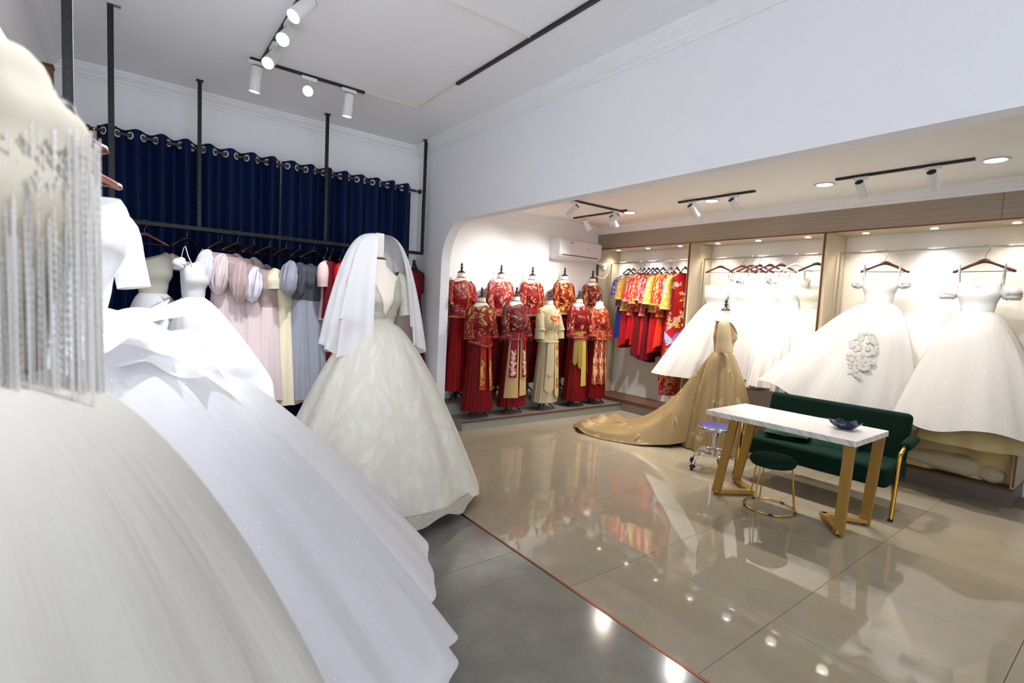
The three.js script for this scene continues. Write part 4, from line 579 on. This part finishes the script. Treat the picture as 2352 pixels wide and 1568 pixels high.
// ---------------------------------------------------------------- red robes in the first wardrobe
{
  const jt = [['#2b3fa0', ['#e6c86a', '#c9d2f0', '#e0a23a'], 1.2], ['#b98a2a', ['#f0d98a', '#e7b2a8', '#c23a2a'], 1.5], ['#b52a35', ['#efc9a8', '#f3e0bd', '#d8a13f'], 1.6], ['#a8122e', ['#e58ab0', '#f0c56a', '#c94a7a'], 1.2], ['#b8280f', ['#e8b84a', '#f3d98a', '#d8892a'], 1.5], ['#7d0a1e', ['#d87aa0', '#e8c05a', '#8a5ac0'], 1.4]].map(([b, p, d], k) => cloth(jacketCanvas(140 + k, b, p, d), { roughness: 0.4 }));
  const robe = cloth(canvas(512, 1024, (g, w, h) => { const R = rng(160); g.fillStyle = '#a8140f'; g.fillRect(0, 0, w, h); g.lineCap = 'round';
    for (let k = 0; k < 46; k++) spray(g, R() * w, R() * h * 0.45, 80, R() * 6, ['#e3c04a', '#c9a8d8', '#f0d98a'], R);
    for (let q = 0; q < 4; q++) { const x = w * (0.14 + q * 0.25), y = h * 0.52; for (let k = 0; k < 16; k++) { g.strokeStyle = ['#8fa3c8', '#5a6fa8', '#c7cfe6'][k % 3]; g.lineWidth = 6; g.beginPath(); g.moveTo(x + 30, y + 40); g.quadraticCurveTo(x - 30, y + k * 6 - 20, x - 70 + k * 3, y - 60 + k * 9); g.stroke(); } g.fillStyle = '#9a6ac8'; g.beginPath(); g.ellipse(x + 40, y, 22, 44, 0.3, 0, 7); g.fill();
      for (let k = 0; k < 70; k++) { const yy = y + 90 + R() * h * 0.34; g.strokeStyle = ['#d8b43a', '#e9d27a', '#b88f2a', '#8a5ac0'][Math.floor(R() * 4)]; g.lineWidth = 4 + R() * 4; g.beginPath(); g.moveTo(x + (R() - 0.5) * 70, yy); g.quadraticCurveTo(x + (R() - 0.5) * 90, yy + 30, x + (R() - 0.5) * 120, yy + 50); g.stroke(); } flower(g, x + 30, h * 0.84, 36, ['#d8455a', '#e88a7a', '#f0c56a'], R); } }), { roughness: 0.4 });
  const sk = { blue: dull('#16276e', 0.5), red: dull('#a01018', 0.5), deep: dull('#560710', 0.6), coral: dull('#c0301c', 0.5) };
  const items = [[-5.25, 0, 'blue', 1.15, 0.28, 'royal blue and gold jacket over a short blue skirt beside the wardrobe side board'], [-5.16, 1, 'red', 1.0, 0.3, 'gold and pink brocade jacket next to the blue one'], [-5.02, 2, 'red', 1.05, 0.32, 'coral jacket with pale gold embroidery over bright red pleats'], [-4.96, 3, 'red', 0.95, 0.34, 'crimson and pink jacket tucked behind the coral one'], [-4.87, 4, 'deep', 0.82, 0.36, 'orange-red jacket with gold dragon-scale embroidery and dark pleated skirt'], [-4.79, 2, 'red', 0.9, 0.3, 'red jacket with pale embroidery pressed in the middle of the robes'], [-4.72, 5, 'deep', 0.86, 0.36, 'plum red jacket with many-coloured flowers beside the orange one'], [-4.61, 1, 'red', 0.95, 0.36, 'gold flowered jacket with rounded hem in front of plum silk'], [-4.48, 4, 'coral', 1.0, 0.36, 'orange silk jacket with a long flame coloured sash'], [-4.38, 5, 'deep', 0.5, 0.4, 'dark flowered robe squeezed behind the long red robe'], [-4.24, -1, '', 0.36, 0.5, 'long red robe with phoenix wings and golden plumes down to the floor board']];
  items.forEach(([z, j, s, y0, len, lab], k) => {
    hanger([6.28, 2.288, z], 0.12, 'small hanger of the ' + lab.split(' ').slice(0, 11).join(' '), 'hangers of the red robes', k % 3 ? M.darkwood : M.black, 0.9);
    const Y = 2.085 - (k % 3) * 0.012, t = thing('embroidered_robe', lab, 'robe', [j < 0 ? 6.22 : 6.275, Y, z], j < 0 ? -0.6 : -0.32 - 0.1 * Math.sin(k * 2), undefined), m = j < 0 ? robe : jt[j], N = 30;
    const RR = [[0.03, 0.06, 0.03, 0], [-0.005, 0.11, 0.035, 0], [-0.05, 0.17, 0.045, 0], [-0.2, 0.175, 0.055, 0], [-0.42, 0.19, 0.06, 0], [-0.8, 0.2, 0.06, 0], [-1.8, 0.22, 0.07, 0]];
    if (j < 0) { mesh('robe_body', bodice(RR, 0.02, y0 - Y, { nu: 44, nv: 30, wave: 0.012 }), m, t); for (const s2 of [-1, 1]) mesh('sleeve', limb([[s2 * 0.14, -0.03, 0], [s2 * 0.2, -0.12, 0.02], [s2 * 0.23, -0.35, 0.05], [s2 * 0.24, -0.5, 0.06]], [0.03, 0.055, 0.065, 0.075], 14, 14, 0.06, k, false), jt[1], t); }
    else { mesh('jacket_body', bodice(RR, 0.02, -0.5 - 0.05 * (k % 3), { nu: 40, nv: 14, wave: 0.008 }), m, t); mesh('skirt', skirt({ w: [0, -0.4, 0], rw: [0.15, 0.045], h: [(k % 2) * 0.03, y0 - Y, 0], rh: [0.2, 0.075], p: 0.9, n: 16, amp: 0.1, seed: 300 + k, nu: 90, nv: 12, hem: th => 0.06 * Math.sin(th + k) }), sk[s], t);
      for (const s2 of [-1, 1]) mesh('sleeve', limb([[s2 * 0.14, -0.03, 0], [s2 * 0.2, -0.1, 0.02], [s2 * 0.235, -len * 0.7, 0.04], [s2 * 0.25, -len - 0.08, 0.05]], [0.03, 0.055, 0.062, 0.07], 14, 14, 0.08, k + s2, false), m, t); }
    confine(t, [5.9, 6.515, 0, 9, -5.65, -4.05]);
    if (k === 0) { mesh('hoop', (() => { const g = new THREE.TorusGeometry(0.19, 0.003, 6, 40); g.scale(1, 0.4, 1); g.rotateX(Math.PI / 2); g.translate(0, y0 - Y - 0.04, 0); return g; })(), M.black, t); }
  });
}
// ---------------------------------------------------------------- sheer white gowns in the second wardrobe
{
  const BAY = [5.6, 6.515, 0.18, 9, -9, 9], H2 = [[-3.71, M.wood], [-3.4, M.wood], [-3.29, M.wood], [-3.19, M.wood], [-3.06, M.wood], [-2.92, M.wood], [-2.76, M.white], [-2.53, M.darkwood]];
  const labs = ['full white tulle gown spilling out of the wardrobe beside the robes', 'white sheer gown with lace top on the second hanger of the wardrobe', 'white gown with thin straps packed between two sheer gowns', 'ivory lace gown in the middle of the sheer gowns', 'white V-neck tulle gown hung among the sheer gowns', 'pinkish white pleated tulle gown beside the clear hanger', 'white gown on the clear hanger with narrow straps', 'ivory gown with crusted strapless bodice at the divider'];
  H2.forEach(([z, m], k) => {
    const turn = [-1.1, -0.6, -0.85, -0.7, -0.95, -0.7, -1.0, -1.35][k]; hanger([6.28, 2.288, z], turn, k === 6 ? 'clear plastic hanger among the wooden ones' : k === 7 ? 'dark hanger at the end of the sheer gowns' : 'brown wooden hanger of the ' + labs[k].split(' ').slice(0, 10).join(' '), k === 6 || k === 7 ? undefined : 'hangers of the sheer gowns', m, 0.9);
    if (k === 0) confine(gown('hung_gown', labs[k], 'gown', [6.2, 1.98, -3.68], -1.35, undefined, { mb: M.whiteCrust, ms: M.whiteTulle, top: th => -0.06, waist: -0.3, sk: { h: [-0.32, -1.28, 0.16], rh: [0.42, 0.3], p: 0.72, n: 9, amp: 0.06, glit: 300 }, straps: { x: 0.12, y0: -0.07, y1: 0.1 }, seed: 401 }), BAY);
    else confine(gown('hung_gown', labs[k], 'gown', [6.27, 2.03 - (k % 3) * 0.02, z], turn, undefined, { mb: k === 7 ? M.crust : k % 3 === 1 ? M.whiteCrust : M.whiteTulle, ms: k === 5 ? phy('#e2d9d2', 0.85) : M.whiteTulle, top: th => -0.03 - (k === 7 ? 0.06 : 0) - 0.05 * (k % 3) * Math.max(0, Math.cos(th)) + 0.02 * Math.abs(Math.sin(th)), waist: -0.36, sk: { h: [0.02 * (k % 2), -1.4 + [0, 0.08, 0.02, 0.12, 0.05, 0.1, 0.03, 0.2][k], 0.02], rh: [0.19 + 0.04 * (k % 3), 0.12 + 0.03 * (k % 2)], p: 0.7 + 0.1 * (k % 3), n: 8 + k, amp: 0.12, glit: 60 }, straps: { x: 0.11, y0: -0.05, y1: 0.08, r: 0.005 }, seed: 400 + k }), [5.9, 6.515, 0.18, 9, -3.98, -2.4]);
  });
}
// ---------------------------------------------------------------- two ball gowns in the third wardrobe
{
  const A = [[6.28, 2.288, -1.87], [6.28, 2.288, -1.1]];
  hanger(A[0], -1.25, 'light brown hanger from which the appliqued ball gown hangs', undefined, M.wood, 1.02); hanger(A[1], -1.6, 'dark red-brown hanger from which the off-shoulder glitter gown hangs', undefined, M.wood, 1.08);
  const rings = [[0.06, 0.12, 0.05, 0], [0, 0.16, 0.07, 0], [-0.08, 0.15, 0.1, 0.01], [-0.18, 0.122, 0.085, 0], [-0.26, 0.11, 0.08, 0], [-0.4, 0.14, 0.1, 0]];
  const sweet = th => { const c = Math.cos(th); return c > 0 ? 0.02 + 0.03 * Math.abs(Math.sin(2 * th)) - 0.05 * Math.pow(c, 10) : 0.0; };
  const g1 = gown('ball_gown', 'white ball gown with floral applique skirt pulled towards the divider', 'gown', [6.2, 1.99, -1.87], -Math.PI / 2 + 0.1, undefined, { rings, mb: M.whiteCrust, ms: M.whiteTulle, top: sweet, waist: -0.25, sk: { h: [-0.26, -1.3, 0.3], rh: [0.72, 0.36], p: 0.66, n: 10, amp: 0.06, glit: 900, gs: 0.003, nu: 160, nv: 36, hem: th => -0.16 * Math.sin(th) + 0.02 * Math.sin(6 * th) }, straps: { x: 0.145, y0: 0.0, y1: 0.16, r: 0.005 }, sleeve: { len: 0.09, r: [0.03, 0.045, 0.05, 0.04], out: 0.035, m: M.whiteCrust }, seed: 501 });
  { const R = rng(505), L = []; for (let k = 0; k < 90; k++) { const a = R() * 6.28, d = Math.sqrt(R()) * 0.15, g = new THREE.SphereGeometry(0.018, 6, 4); g.scale(1.1, 0.8 + 0.6 * R(), 0.16); g.rotateZ(R() * 3); g.translate(-0.02 + Math.cos(a) * d * 0.8, -0.78 + Math.sin(a) * d * 1.5, 0); L.push(g); } const gg = merge(L), p = gg.attributes.position; for (let i = 0; i < p.count; i++) { const x = p.getX(i), y = p.getY(i), v = clamp((-0.25 - y) / 1.05, 0, 1), f = Math.pow(v, 0.66), rx = lerp(0.11, 0.72, f), rz = lerp(0.08, 0.36, f), cx = lerp(0, -0.26, v), cz = lerp(0, 0.3, v), q = clamp((x - cx) / rx, -0.95, 0.95); p.setZ(i, p.getZ(i) + cz + rz * Math.sqrt(1 - q * q) * 1.02 + 0.005); } gg.computeVertexNormals(); mesh('flower_applique', gg, M.whiteTulle, g1, 'raised white flower applique').userData.kind = 'stuff'; }
  const g2 = gown('ball_gown', 'white glitter ball gown with draped off-shoulder sleeve at the end of the wardrobe', 'gown', [6.2, 1.92, -1.1], -Math.PI / 2, undefined, { rings, mb: M.whiteCrust, ms: M.whiteTulle, top: sweet, waist: -0.24, sk: { h: [0.08, -1.26, 0.3], rh: [0.56, 0.36], p: 0.66, n: 9, amp: 0.07, glit: 1100, gs: 0.003, nu: 160, nv: 36, hem: th => 0.03 * Math.sin(5 * th) + 0.02 * Math.sin(th) }, straps: { x: 0.15, y0: 0.0, y1: 0.2, r: 0.006 }, sleeve: { len: 0.13, r: [0.03, 0.06, 0.07, 0.06], out: 0.05, m: M.whiteCrust }, seed: 511 });
  mesh('lining', skirt({ w: [0, -0.5, 0.02], rw: [0.18, 0.1], h: [-0.16, -1.5, 0.2], rh: [0.6, 0.27], p: 0.75, n: 7, amp: 0.09, seed: 531, nu: 120, nv: 20 }), phy('#c8b27a', 0.45, { sheen: 0.3 }), g1, 'pale gold satin lining'); mesh('lining', skirt({ w: [0, -0.5, 0.02], rw: [0.18, 0.1], h: [0.08, -1.42, 0.2], rh: [0.44, 0.27], p: 0.75, n: 7, amp: 0.09, seed: 532, nu: 120, nv: 20 }), phy('#c8b27a', 0.45, { sheen: 0.3 }), g2, 'pale gold satin lining');
  confine(g1, [5.5, 6.515, 0.18, 9, -9, -0.5]); confine(g2, [5.5, 6.515, 0.18, 9, -9, 9]);
  // lining and tulle bunched on the floor board below
  const satinG = phy('#c8b27a', 0.4, { sheen: 0.4 }), R = rng(520), bumps = Array.from({ length: 26 }, () => [R(), R(), 0.04 + R() * 0.05, 0.06 + R() * 0.1]);
  solo('satin_lining', 'pale gold satin cloth bunched under the two ball gowns', 'cloth', sheet(110, 40, (u, v) => { let x = 6.16 - 0.05 * v; for (const [a, b, h, w] of bumps) { const d = Math.hypot((u - a) * 2.2, (v - b) * 0.8); x -= h * Math.exp(-d * d / (w * w)) * 0.9; } x += 0.035 * Math.sin(u * 23 + 4 * v) * v; return [Math.max(6.04, x), lerp(0.95 - 0.25 * u, 0.178, v), lerp(-2.33, -0.74, u)]; }), satinG);
  solo('tulle_bundle', 'rolled bundle of beige tulle lying on the wardrobe floor board', 'cloth bundle', limb([[6.16, 0.24, -1.55], [6.13, 0.27, -1.42], [6.12, 0.27, -1.25], [6.12, 0.265, -1.05], [6.13, 0.25, -0.95], [6.12, 0.24, -0.86], [6.14, 0.23, -0.78]], [0.03, 0.08, 0.09, 0.09, 0.06, 0.075, 0.05], 60, 26, 0.1, 9), phy('#c2b595', 0.85, { sheen: 0.4 }));
  solo('tulle_bundle', 'small knotted bundle of beige tulle beside the bench back', 'cloth bundle', limb([[6.12, 0.22, -1.72], [6.1, 0.32, -1.66], [6.1, 0.4, -1.58], [6.12, 0.3, -1.5]], [0.04, 0.09, 0.08, 0.03], 30, 22, 0.2, 12), phy('#bfae85', 0.85, { sheen: 0.4 }));
}
// ---------------------------------------------------------------- gold gown with train
{
  const leafC = canvas(1024, 1024, (g, w, h) => { g.fillStyle = '#9c835a'; g.fillRect(0, 0, w, h); const R = rng(601); for (let i = 0; i < 5000; i++) { g.fillStyle = rgba(R() < 0.5 ? '#96794a' : '#bda26e', 0.25); g.fillRect(R() * w, R() * h, 1 + R() * 10, 1.5); }
    for (let k = 0; k < 30; k++) { const x = R() * w, y = R() * h, a = R() * 6.28; for (let q = -3; q <= 3; q++) { const b = a + q * 0.28, l = 34 + R() * 34; g.fillStyle = ['#bcae82', '#b0aa88', '#a8904c', '#7d6d48'][Math.floor(R() * 4)]; g.beginPath(); g.ellipse(x + Math.cos(b) * l, y + Math.sin(b) * l, l * 0.62, 6, b, 0, 7); g.fill(); } } });
  const leafB = canvas(256, 256, (g) => { g.fillStyle = '#000'; g.fillRect(0, 0, 256, 256); });
  const m = phy('#ffffff', 0.42, { map: tex(leafC, true, 2, 1), metalness: 0.15, sheen: 0.5, sheenColor: new THREE.Color(0.5, 0.42, 0.25) }), mt = phy('#ffffff', 0.42, { map: tex(leafC, true, 1, 1), metalness: 0.15, sheen: 0.5, sheenColor: new THREE.Color(0.5, 0.42, 0.25) }), sheer = phy('#c9b38e', 0.6, { transparent: true, opacity: 0.8, sheen: 0.5 });
  const P = [5.46, 0, -3.12], turn = 0.5, Y = dressForm(P[0], P[2], 1.72, 0.0, turn, 'cream dress form carrying the gold gown with train', undefined);
  const d = thing('evening_gown', 'gold brocade gown with sheer sleeves and a long train spread on the floor', 'gown', [P[0], Y, P[2]], turn);
  mesh('bodice', bodice(TORSO, th => { const c = Math.max(0, Math.cos(th)); return -0.02 - 0.13 * Math.pow(c, 5); }, -0.375, { ease: 0.007, nu: 72 }), m, d);
  mesh('neck_trim', tube(Array.from({ length: 40 }, (_, i) => { const th = i / 40 * 6.283, c = Math.max(0, Math.cos(th)), y = -0.02 - 0.13 * Math.pow(c, 5), r = ring(TORSO, y); return [Math.sin(th) * (r[1] + 0.011), y, Math.cos(th) * (r[2] + 0.011) + r[3]]; }), 0.011, 80, 6, true), M.crust, d);
  for (const s of [-1, 1]) mesh('sleeve', limb([[s * 0.14, -0.02, 0], [s * 0.195, -0.07, 0], [s * 0.225, -0.22, 0.01], [s * 0.24, -0.36, 0.02]], [0.045, 0.066, 0.08, 0.095], 14, 18, 0.04, 4, false), sheer, d);
  mesh('skirt', skirt({ w: [0, -0.365, 0], rw: [0.122, 0.096], h: [0, -Y + 0.01, 0.04], rh: [0.44, 0.42], p: 0.7, n: 13, amp: 0.1, seed: 611, nu: 180, nv: 30 }), m, d);
  // the train, in world places: from the back of the waist down to the floor and away
  const inv = new THREE.Matrix4().makeRotationY(-turn), c = new THREE.CatmullRomCurve3([V(5.4, Y - 0.38, -3.2), V(5.32, 0.86, -3.34), V(5.2, 0.5, -3.55), V(5.06, 0.24, -3.82), V(4.96, 0.13, -4.1), V(4.9, 0.1, -4.35), V(4.86, 0.06, -4.62)]);
  const wid = [0.11, 0.24, 0.4, 0.5, 0.52, 0.48, 0.3];
  mesh('train', sheet(80, 60, (u, v) => { const p = c.getPoint(v), t = c.getTangent(v), side = V(t.z, 0, -t.x).normalize(), f = v * 6, i = Math.min(5, Math.floor(f)), w = lerp(wid[i], wid[i + 1], sm(f - i)), e = (u - 0.5) * 2;
    const x = p.clone().addScaledVector(side, e * w); let y = p.y * (1 - 0.92 * Math.pow(Math.abs(e), 2.2)) + 0.028 * Math.sin(e * 9 + 3 * v) * Math.min(1, v * 2.4) * (1 - 0.6 * Math.abs(e)) + 0.05 * Math.exp(-Math.pow((v - 0.88) / 0.06, 2)) + 0.035 * Math.exp(-Math.pow((Math.abs(e) - 0.86) / 0.1, 2)) * sm((v - 0.4) * 3);
    const b = 0.09 * (1 - v) * Math.sin(e * 2.2); x.addScaledVector(t, b);
    const q = V(x.x - P[0], Math.max(0.008, y) - Y, x.z - P[2]).applyMatrix4(inv); return [q.x, q.y, q.z]; }, false, 1.2, 1.4), mt, d);
}
// ---------------------------------------------------------------- marble-topped table
{
  const mc = canvas(1024, 512, (g, w, h) => { g.fillStyle = '#e3e1df'; g.fillRect(0, 0, w, h); const R = rng(701); veins(g, w, h, R, 10, '#a9a49c', 0.45, 2.2); veins(g, w, h, R, 5, '#b7a998', 0.4, 4); }), mm = phy('#ffffff', 0.3, { map: tex(mc, true, 0.9, 0.9), clearcoat: 0.2 });
  const t = thing('console_table', 'narrow white marble-top table with gold slanted legs', 'table');
  mesh('table_top', bx(3.86, 4.5, 0.7, 0.742, -2.31, -1.21, 0.006), mm, t);
  const ec = canvas(512, 64, (g, w, h) => { g.fillStyle = '#d8d6d2'; g.fillRect(0, 0, w, h); const R = rng(703); for (let k = 0; k < 60; k++) { g.strokeStyle = rgba('#7f7c76', 0.25 + R() * 0.4); g.lineWidth = 1 + R() * 3; const x = R() * w; g.beginPath(); g.moveTo(x, 0); g.lineTo(x + 20 + R() * 30, h); g.stroke(); } }), em = phy('#ffffff', 0.35, { map: tex(ec, true, 1.2, 20) });
  mesh('edge_band', bx(3.858, 3.862, 0.702, 0.74, -2.305, -1.215), em, t); mesh('edge_band', bx(3.866, 4.494, 0.702, 0.74, -1.212, -1.208), em, t);
  const bar = (a, b, w, h2) => { const A = V(...a), B = V(...b), d = B.clone().sub(A), g = new RoundedBoxGeometry(w, d.length(), h2, 2, 0.004); const y = d.clone().normalize(), x = V().crossVectors(y, V(0, 0, 1)).normalize(), z = V().crossVectors(x, y); g.applyMatrix4(new THREE.Matrix4().makeBasis(x, y, z)); g.translate((A.x + B.x) / 2, (A.y + B.y) / 2, (A.z + B.z) / 2); return g; };
  const flat = (a, b) => { const A = V(a[0], 0.03, a[1]), B = V(b[0], 0.03, b[1]), d = B.clone().sub(A), g = new RoundedBoxGeometry(0.05, 0.035, d.length() + 0.03, 2, 0.004); g.lookAt(d.clone().normalize()); g.translate((A.x + B.x) / 2, 0.03, (A.z + B.z) / 2); return g; };
  for (const [f, b, v, tf, tb] of [[[4.03, -2.26], [4.47, -2.32], [4.28, -2.08], [4.03, -2.14], [4.4, -2.16]], [[4.05, -1.32], [4.46, -1.29], [4.31, -1.52], [4.04, -1.3], [4.42, -1.24]]]) {
    mesh('leg', bar([f[0], 0.012, f[1]], [tf[0], 0.7, tf[1]], 0.03, 0.07), M.gold, t); mesh('leg', bar([b[0], 0.012, b[1]], [tb[0], 0.7, tb[1]], 0.03, 0.07), M.gold, t);
    mesh('foot_bar', flat(f, v), M.gold, t); mesh('foot_bar', flat(b, v), M.gold, t);
    for (const q of [f, b, v]) mesh('foot_pad', rod([q[0], 0, q[1]], [q[0], 0.014, q[1]], 0.014), M.rubber, t);
  }
  // blue bowl with wavy pierced rim
  const bw = thing('bowl', 'dark blue dish with wavy petal rim on the marble table', 'bowl', [4.24, 0.742, -1.41]); bw.scale.setScalar(0.86);
  mesh('bowl_shell', sheet(96, 14, (u, v) => { const th = u * 6.283, r = lerp(0.045, 0.115, Math.pow(v, 0.9)) * (1 + 0.07 * v * Math.sin(th * 6)), y = 0.004 + 0.05 * Math.pow(v, 1.6) + 0.016 * v * v * Math.sin(th * 6 + 0.6); return [Math.sin(th) * r, y, Math.cos(th) * r]; }, true), M.bowl, bw);
  mesh('bowl_foot', lathe([[0, 0], [0.05, 0], [0.052, 0.006], [0, 0.007]], 30), M.bowl, bw);
  for (let k = 0; k < 6; k++) { const th = k / 6 * 6.283 + 0.5, g = new THREE.TorusGeometry(0.016, 0.003, 6, 16); g.scale(1.3, 0.7, 1); g.rotateX(-0.9); g.rotateY(th); g.translate(Math.sin(th) * 0.098, 0.045, Math.cos(th) * 0.098); mesh('rim_loop', g, M.bowl, bw); }
}
// ---------------------------------------------------------------- green velvet bench
{
  const t = thing('bench_sofa', 'dark green velvet two-seat bench with brass arms', 'sofa', [0, 0, 0]);
  mesh('seat', bx(4.7, 5.2, 0.24, 0.41, -2.42, -1.24, 0.04), M.velvet, t);
  const bg = new RoundedBoxGeometry(0.1, 0.42, 1.16, 4, 0.04); bg.rotateZ(-0.2); bg.translate(5.2, 0.58, -1.83); mesh('backrest', bg, M.velvet, t);
  for (const z of [-2.45, -1.22]) { const s = z < -2 ? -1 : 1; const a = mesh('arm_frame', merge([tube([[4.72, 0, z + s * 0.02], [4.76, 0.25, z + s * 0.02], [4.79, 0.49, z + s * 0.02], [4.83, 0.535, z + s * 0.02], [4.92, 0.56, z + s * 0.015], [5.12, 0.585, z + s * 0.01], [5.22, 0.58, z]], 0.016, 40, 10)]), M.brass, t);
    mesh('arm_pad', limb([[4.9, 0.56, z + s * 0.015], [4.98, 0.57, z + s * 0.014], [5.14, 0.59, z + s * 0.01], [5.18, 0.59, z + s * 0.01]], [0.036, 0.042, 0.042, 0.036], 14, 16), M.velvet, a);
    mesh('back_leg', rod([5.22, 0, z - s * 0.1], [5.14, 0.26, z - s * 0.1], 0.014), M.brass, t); mesh('leg_cap', rod([4.719, 0, z + s * 0.02], [4.722, 0.02, z + s * 0.02], 0.019), M.rubber, t); mesh('leg_cap', rod([5.221, 0, z - s * 0.1], [5.216, 0.02, z - s * 0.1], 0.018), M.rubber, t); }
  const cushion = (lab, p, rx, ry, rz) => { const g = sheet(24, 24, (u, v) => { const a = u * 2 - 1, b = v * 2 - 1, pinch = 1 - 0.1 * (a * a * b * b) ; return [a * 0.19 * (1 - 0.05 * b * b), 0, b * 0.19 * (1 - 0.05 * a * a)]; }), q = g.clone(), bulge = (G, s) => { const P = G.attributes.position; for (let i = 0; i < P.count; i++) { const a = P.getX(i) / 0.19, b = P.getZ(i) / 0.19; P.setY(i, s * 0.06 * Math.pow(Math.max(0, (1 - a * a) * (1 - b * b)), 0.45)); } G.computeVertexNormals(); }; bulge(g, 1); bulge(q, -1); const m = solo('throw_pillow', lab, 'pillow', merge([g, q]), M.pillow); m.position.set(...p); m.rotation.set(rx, ry, rz); };
  cushion('green velvet pillow lying flat on the bench seat', [5.0, 0.462, -2.13], 0.0, 0.3, 0.06); cushion('green velvet pillow leaning on the bench back beside the table', [5.08, 0.5, -1.75], 0.0, 0.1, 0.8);
}
// ---------------------------------------------------------------- stools
{
  const t = thing('round_stool', 'small round stool with green velvet seat and thin brass rods', 'stool', [4.12, 0, -1.85]);
  mesh('seat_cushion', lathe([[0, 0.435], [0.1, 0.435], [0.145, 0.428], [0.168, 0.408], [0.17, 0.385], [0.155, 0.362], [0.12, 0.355], [0, 0.355]], 40), M.velvet, t);
  const g = new THREE.TorusGeometry(0.188, 0.0065, 8, 60); g.rotateX(Math.PI / 2); g.translate(0, 0.014, 0); mesh('base_ring', g, M.brass, t);
  for (const [a, k] of [[-1.75, 1], [0.25, 1], [0.75, 1], [2.4, 1], [2.9, 1]]) mesh('leg_rod', rod([Math.sin(a) * 0.186, 0.014, Math.cos(a) * 0.186], [Math.sin(a) * 0.145, 0.36, Math.cos(a) * 0.145], 0.005, 8), M.brass, t);
  for (let k = 0; k < 5; k++) { const a = k * 1.257 + 0.2; const c = new THREE.CylinderGeometry(0.009, 0.009, 0.03, 10); c.rotateZ(Math.PI / 2); c.rotateY(a); c.translate(Math.sin(a) * 0.188, 0.013, Math.cos(a) * 0.188); mesh('ring_pad', c, M.rubber, t); }
  const s = thing('rolling_stool', 'chrome rolling stool with round purple seat', 'stool', [4.64, 0, -2.66]);
  mesh('seat_pad', lathe([[0, 0.455], [0.12, 0.452], [0.15, 0.444], [0.158, 0.434], [0, 0.432]], 40), M.purple, s);
  mesh('seat_rim', lathe([[0.13, 0.438], [0.163, 0.436], [0.166, 0.426], [0.16, 0.418], [0.166, 0.41], [0.162, 0.4], [0.13, 0.398], [0.0, 0.398]], 40), M.chrome, s);
  mesh('column', merge([rod([0, 0.12, 0], [0, 0.4, 0], 0.026, 20), rod([0, 0.34, 0], [0, 0.4, 0], 0.034, 20)]), M.chrome, s);
  const r = new THREE.TorusGeometry(0.17, 0.009, 8, 56); r.rotateX(Math.PI / 2); r.translate(0, 0.17, 0); mesh('foot_ring', r, M.chrome, s);
  for (let k = 0; k < 5; k++) { const a = k * 1.2566 + 0.55, sx = Math.sin(a), cz = Math.cos(a); mesh('base_arm', tube([[0, 0.15, 0], [sx * 0.1, 0.17, cz * 0.1], [sx * 0.19, 0.14, cz * 0.19], [sx * 0.225, 0.06, cz * 0.225]], 0.012, 18, 8), M.chrome, s);
    const w = new THREE.CylinderGeometry(0.027, 0.027, 0.022, 18); w.rotateZ(Math.PI / 2); w.rotateY(a + 0.8); w.translate(sx * 0.235, 0.027, cz * 0.235); const cst = mesh('caster', w, M.rubber, s); mesh('caster_hood', (() => { const h = new THREE.SphereGeometry(0.03, 12, 8, 0, 6.283, 0, 1.5); h.translate(sx * 0.23, 0.03, cz * 0.23); return h; })(), M.rubber, cst); }
}
renderer.render(scene, camera);
